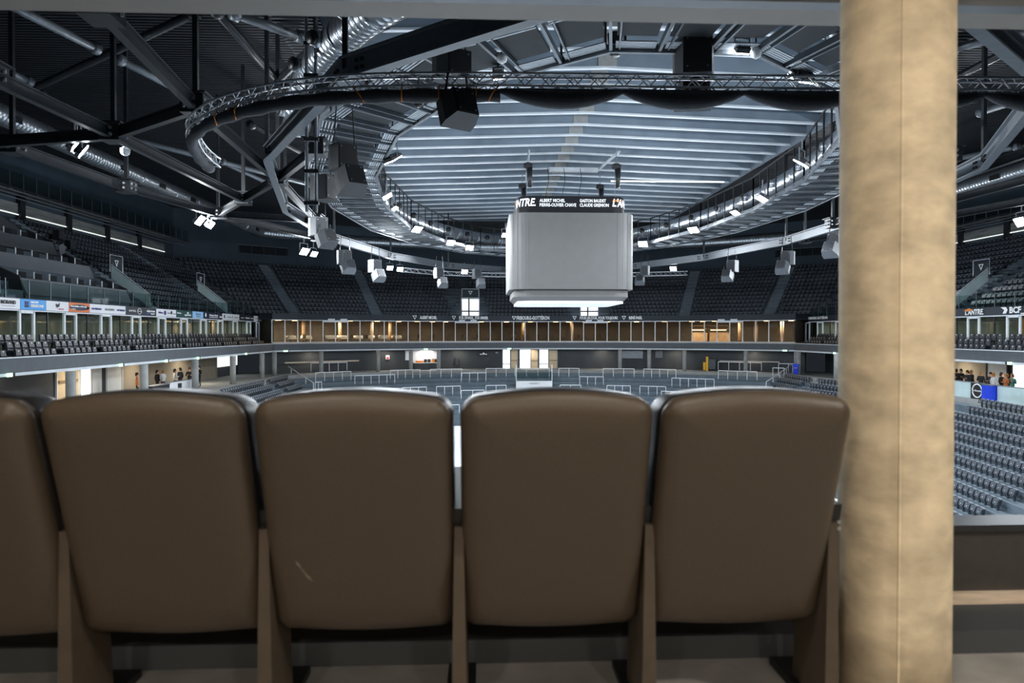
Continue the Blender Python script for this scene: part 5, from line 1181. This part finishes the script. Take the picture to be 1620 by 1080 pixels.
# ------------------------------------------------------------------ the spectator box: floor, ceiling, parapet, column, chairs
FZ = -1.12
mb = MB(); mb.box((1.5, -.35, FZ - .1), (11, 5.5, .2)); struct('floor_box', mb, 'box_floor')
mb = MB(); mb.box((1.5, 2.55, FZ - .05), (11, .5, .26)); struct('floor_plinth', mb, 'wall_dark')  # dark colour paints in the shadow of the chairs on the plinth
mb = MB(); mb.box((1.5, 2.6, -.93), (11, .1, .34)); pw = struct('wall_parapet_near', mb, 'near_parapet')
mb = MB(); mb.box((1.5, 2.585, FZ + .1), (11, .12, .045)); mb.build('base_strip', 'tan_wood', pw)
mb = MB(); mb.box((1.5, 2.6, -.75), (11, .14, .025)); mb.build('top_cap', 'steel_dark', pw)
mb = MB(); mb.box((1.5, -.5, 1.5), (11, 6.4, .12)); struct('ceiling_box', mb, 'ceiling_white')
mb = MB(); mb.box((1.5, -3.2, .2), (11, .15, 2.8)); struct('wall_box_back', mb, 'lounge_wood')
for i, x in enumerate((-4.0, 7.0)): mb = MB(); mb.box((x, -.4, .2), (.15, 5.6, 2.8)); struct('wall_box_' + ('left', 'right')[i], mb, 'wall_beige')
mb = MB(); mb.box((1.5, 2.62, 1.34), (11, .16, .22)); hb = struct('trim_1', mb, 'beam_grey')
mb = MB(); mb.box((1.5, 2.52, 1.235), (11, .06, .03)); mb.build('lower_lip', 'steel_grey', hb)
mb = MB(); mb.box((1.5, 2.5, 1.3), (11, .05, .05)); mb.build('rail', 'ceiling_white', hb)
for i, (x, y, e) in enumerate(((-1.5, -1.9, 36), (.0, -2.1, 36), (1.5, -1.9, 36), (2.9, .5, 48), (-.9, 1.05, 9), (.6, 1.05, 9))):
    p = V((x, y, 1.42)); lm = thing('ceiling_downlight', p, 'warm downlight in the box ceiling behind the camera, %s from the left' % ORD[i], 'lamp', 'box ceiling downlights'); mb = MB(); mb.tube(p, p + V((0, 0, .03)), .1, 16); mb.build('lamp_disc', 'warm_lamp', lm); mb = MB(); mb.tube(p + V((0, 0, .005)), p + V((0, 0, .035)), .12, 16); mb.build('rim', 'steel_grey', lm)
    ld = bpy.data.lights.new('downlight', 'AREA'); ld.shape = 'DISK'; ld.size = .2; ld.energy = e; ld.color = (1, .92, .82); lo = bpy.data.objects.new('downlight', ld); COL.objects.link(lo); lo.parent = lm; lo.matrix_parent_inverse = wm(lm).inverted(); lo.location = p - V((0, 0, .01))
# column
PYc = 2.1; c1 = at_y(1415, 540, PYc); r0 = .16
cl = thing('concrete_column', (c1.x, PYc, FZ), 'round pale beige concrete column with a vertical casting seam', 'column'); mb = MB(); n = 48
loops = []
for z in [FZ + .0 + i * (1.44 - FZ) / 10 for i in range(11)]:
    lp = []
    for i in range(n):
        a = 2 * math.pi * i / n; rr_ = r0 + (.004 if i in (33,) else (-.002 if i in (32, 34) else 0)); lp.append(V((c1.x + rr_ * math.cos(a), PYc + rr_ * math.sin(a), z)))
    loops.append(lp)
mb.loft(loops); mb.build('shaft', 'pillar', cl, True)
mb = MB(); a = 2 * math.pi * 33 / n - .06; mb.bar((c1.x + (r0 - .001) * math.cos(a), PYc + (r0 - .001) * math.sin(a), FZ), (c1.x + (r0 - .001) * math.cos(a), PYc + (r0 - .001) * math.sin(a), 1.44), .008, .008); mb.build('casting_seam', 'pillar', cl)
# chairs
def back_outline(W, H, r, inset, n=9):
    """rounded outline in (x, s): s from 0 at the bottom to H at the top; arched top, bulged bottom"""
    hw, hs = W / 2 - inset, H / 2 - inset; rc = max(.01, r - inset); pts = []
    for sx, sy, a0 in ((1, 1, 0), (-1, 1, 90), (-1, -1, 180), (1, -1, 270)):
        for i in range(n + 1):
            an = math.radians(a0 + 90 * i / n); pts.append([sx * (hw - rc) + rc * math.cos(an), sy * (hs - rc) + rc * math.sin(an)])
        nx = {0: (-1, 1, 'h'), 1: (-1, -1, 'v'), 2: (1, -1, 'h'), 3: (1, 1, 'v')}
        e0 = pts[-1]; k = ((1, 1), (-1, 1), (-1, -1), (1, -1)).index((sx, sy)); nsx, nsy = ((-1, 1), (-1, -1), (1, -1), (1, 1))[k]
        a1 = math.radians((a0 + 90)); e1 = [nsx * (hw - rc) + rc * math.cos(a1), nsy * (hs - rc) + rc * math.sin(a1)]
        for q in range(1, 8): pts.append([e0[0] + (e1[0] - e0[0]) * q / 8, e0[1] + (e1[1] - e0[1]) * q / 8])
    out = []
    for x, y in pts:
        u = x / (W / 2); v = y / (H / 2)
        y2 = y + (.028 * (1 - u * u) * max(0, v) ** 3) - (.012 * max(0, 1 - (u / .75) ** 2) * max(0, -v) ** 6)
        x2 = x
        out.append((x2, y2 + H / 2))
    return out
YT, ZT, YB, ZB = 1.77, -.18, 1.985, -.872
def chair(cx, label, left_post=True, right_post=False, left_arm=True):
    t = thing('auditorium_chair', (cx, 2.0, FZ), label, 'chair', 'brown upholstered chairs in the front row'); H = math.hypot(YB - YT, ZT - ZB); W = .525
    ax = V((0, YT - YB, ZT - ZB)).normalized(); nr = V((0, 1, 0))   # nr: away from the camera
    O = V((cx, YB, ZB)); mb = MB(); loops = []
    for ins, dp in ((.2, .0), (.1, .0), (.055, .003), (.034, .009), (.017, .021), (.006, .036), (.002, .05), (.004, .06), (.02, .068), (.05, .07)):
        loops.append([O + V((x, 0, 0)) + ax * s_ + nr * dp for x, s_ in back_outline(W, H, .05, ins)])
    mb.loft(loops); mb.build('backrest', 'leather', t, True)
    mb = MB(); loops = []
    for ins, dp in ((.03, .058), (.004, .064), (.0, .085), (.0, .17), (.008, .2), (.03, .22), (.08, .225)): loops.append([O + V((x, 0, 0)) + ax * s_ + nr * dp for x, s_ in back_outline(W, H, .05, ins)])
    mb.loft(loops); mb.build('back_cushion', 'leather_dark_shaded', t, True)  # shade on the chair's side put into the cushion colour
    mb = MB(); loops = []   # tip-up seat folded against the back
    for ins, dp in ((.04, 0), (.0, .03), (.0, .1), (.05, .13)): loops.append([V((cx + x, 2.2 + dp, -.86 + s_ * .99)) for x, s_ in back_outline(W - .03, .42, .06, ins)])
    mb.loft(loops); mb.build('seat', 'leather_dark_shaded', t, True)
    for sg, on in ((-1, left_post), (1, right_post)):
        if not on: continue
        x = cx + sg * .268; mb = MB()
        mb.hexa([(x - .022, 1.93, FZ), (x + .022, 1.93, FZ), (x + .022, 2.14, FZ), (x - .022, 2.14, FZ), (x - .013, 1.93, -.55), (x + .013, 1.93, -.55), (x + .013, 2.1, -.55), (x - .013, 2.1, -.55)]); mb.build('leg', 'chair_post', t)
        mb = MB(); mb.box((x, 2.08, FZ + .012), (.09, .36, .024)); mb.build('foot', 'black_plastic', t)
        mb = MB(); mb.hexa([(x - .03, 1.95, -.55), (x + .03, 1.95, -.55), (x + .03, 2.4, -.53), (x - .03, 2.4, -.53), (x - .032, 1.94, -.5), (x + .032, 1.94, -.5), (x + .032, 2.4, -.47), (x - .032, 2.4, -.47)]); mb.build('armrest', 'black_plastic', t)
    if right_post:
        mb = MB(); mb.box((cx + .298, 2.03, -.68), (.012, .14, .27)); e = mb.build('end_panel', 'chair_post', t)
        mb = MB()
        for zz in (-.555, -.575): mb.tube((cx + .3, 1.955, zz), (cx + .3, 1.965, zz), .006, 8)
        mb.build('screw', 'bolt', e)
    return t
cxs = [at_y(px, 625, YT).x for px in (209, 543, 878, 1211)]
pit = (cxs[3] - cxs[0]) / 3
for i in range(-1, 4):
    chair(cxs[0] + pit * i, ['brown upholstered chair cut off by the left picture edge', 'leftmost full brown upholstered chair of the front row', 'brown chair with a pale scuff mark on its back, second full one', 'brown chair in front of the scoreboard, third full one', 'brown upholstered chair beside the concrete column'][i + 1], True, i == 3)
mb = MB(); ax = V((0, YT - YB, ZT - ZB)).normalized()
sc = bpy.data.objects['auditorium_chair.002']
for px, py, L_, w_, an in ((474, 890, .03, .008, -1.0), (488, 912, .045, .007, -.95), (480, 900, .03, .004, -.9)):
    c = at_y(px, py, YB - .35 * .0 - (YB - YT) * .27) - V((0, .006, 0)); u = V((math.cos(an), 0, 0)) + ax * math.sin(an); v = V((-math.sin(an), 0, 0)) + ax * math.cos(an)
    c = V((c.x, YB + (YT - YB) * (c.z - ZB) / (ZT - ZB) - .0015, c.z))
    mb = MB(); mb.add([c - u * L_ / 2, c + v * w_ / 2, c + u * L_ / 2, c - v * w_ / 2], [(0, 1, 2, 3)]); mb.build('scuff_mark', 'scuff', sc)
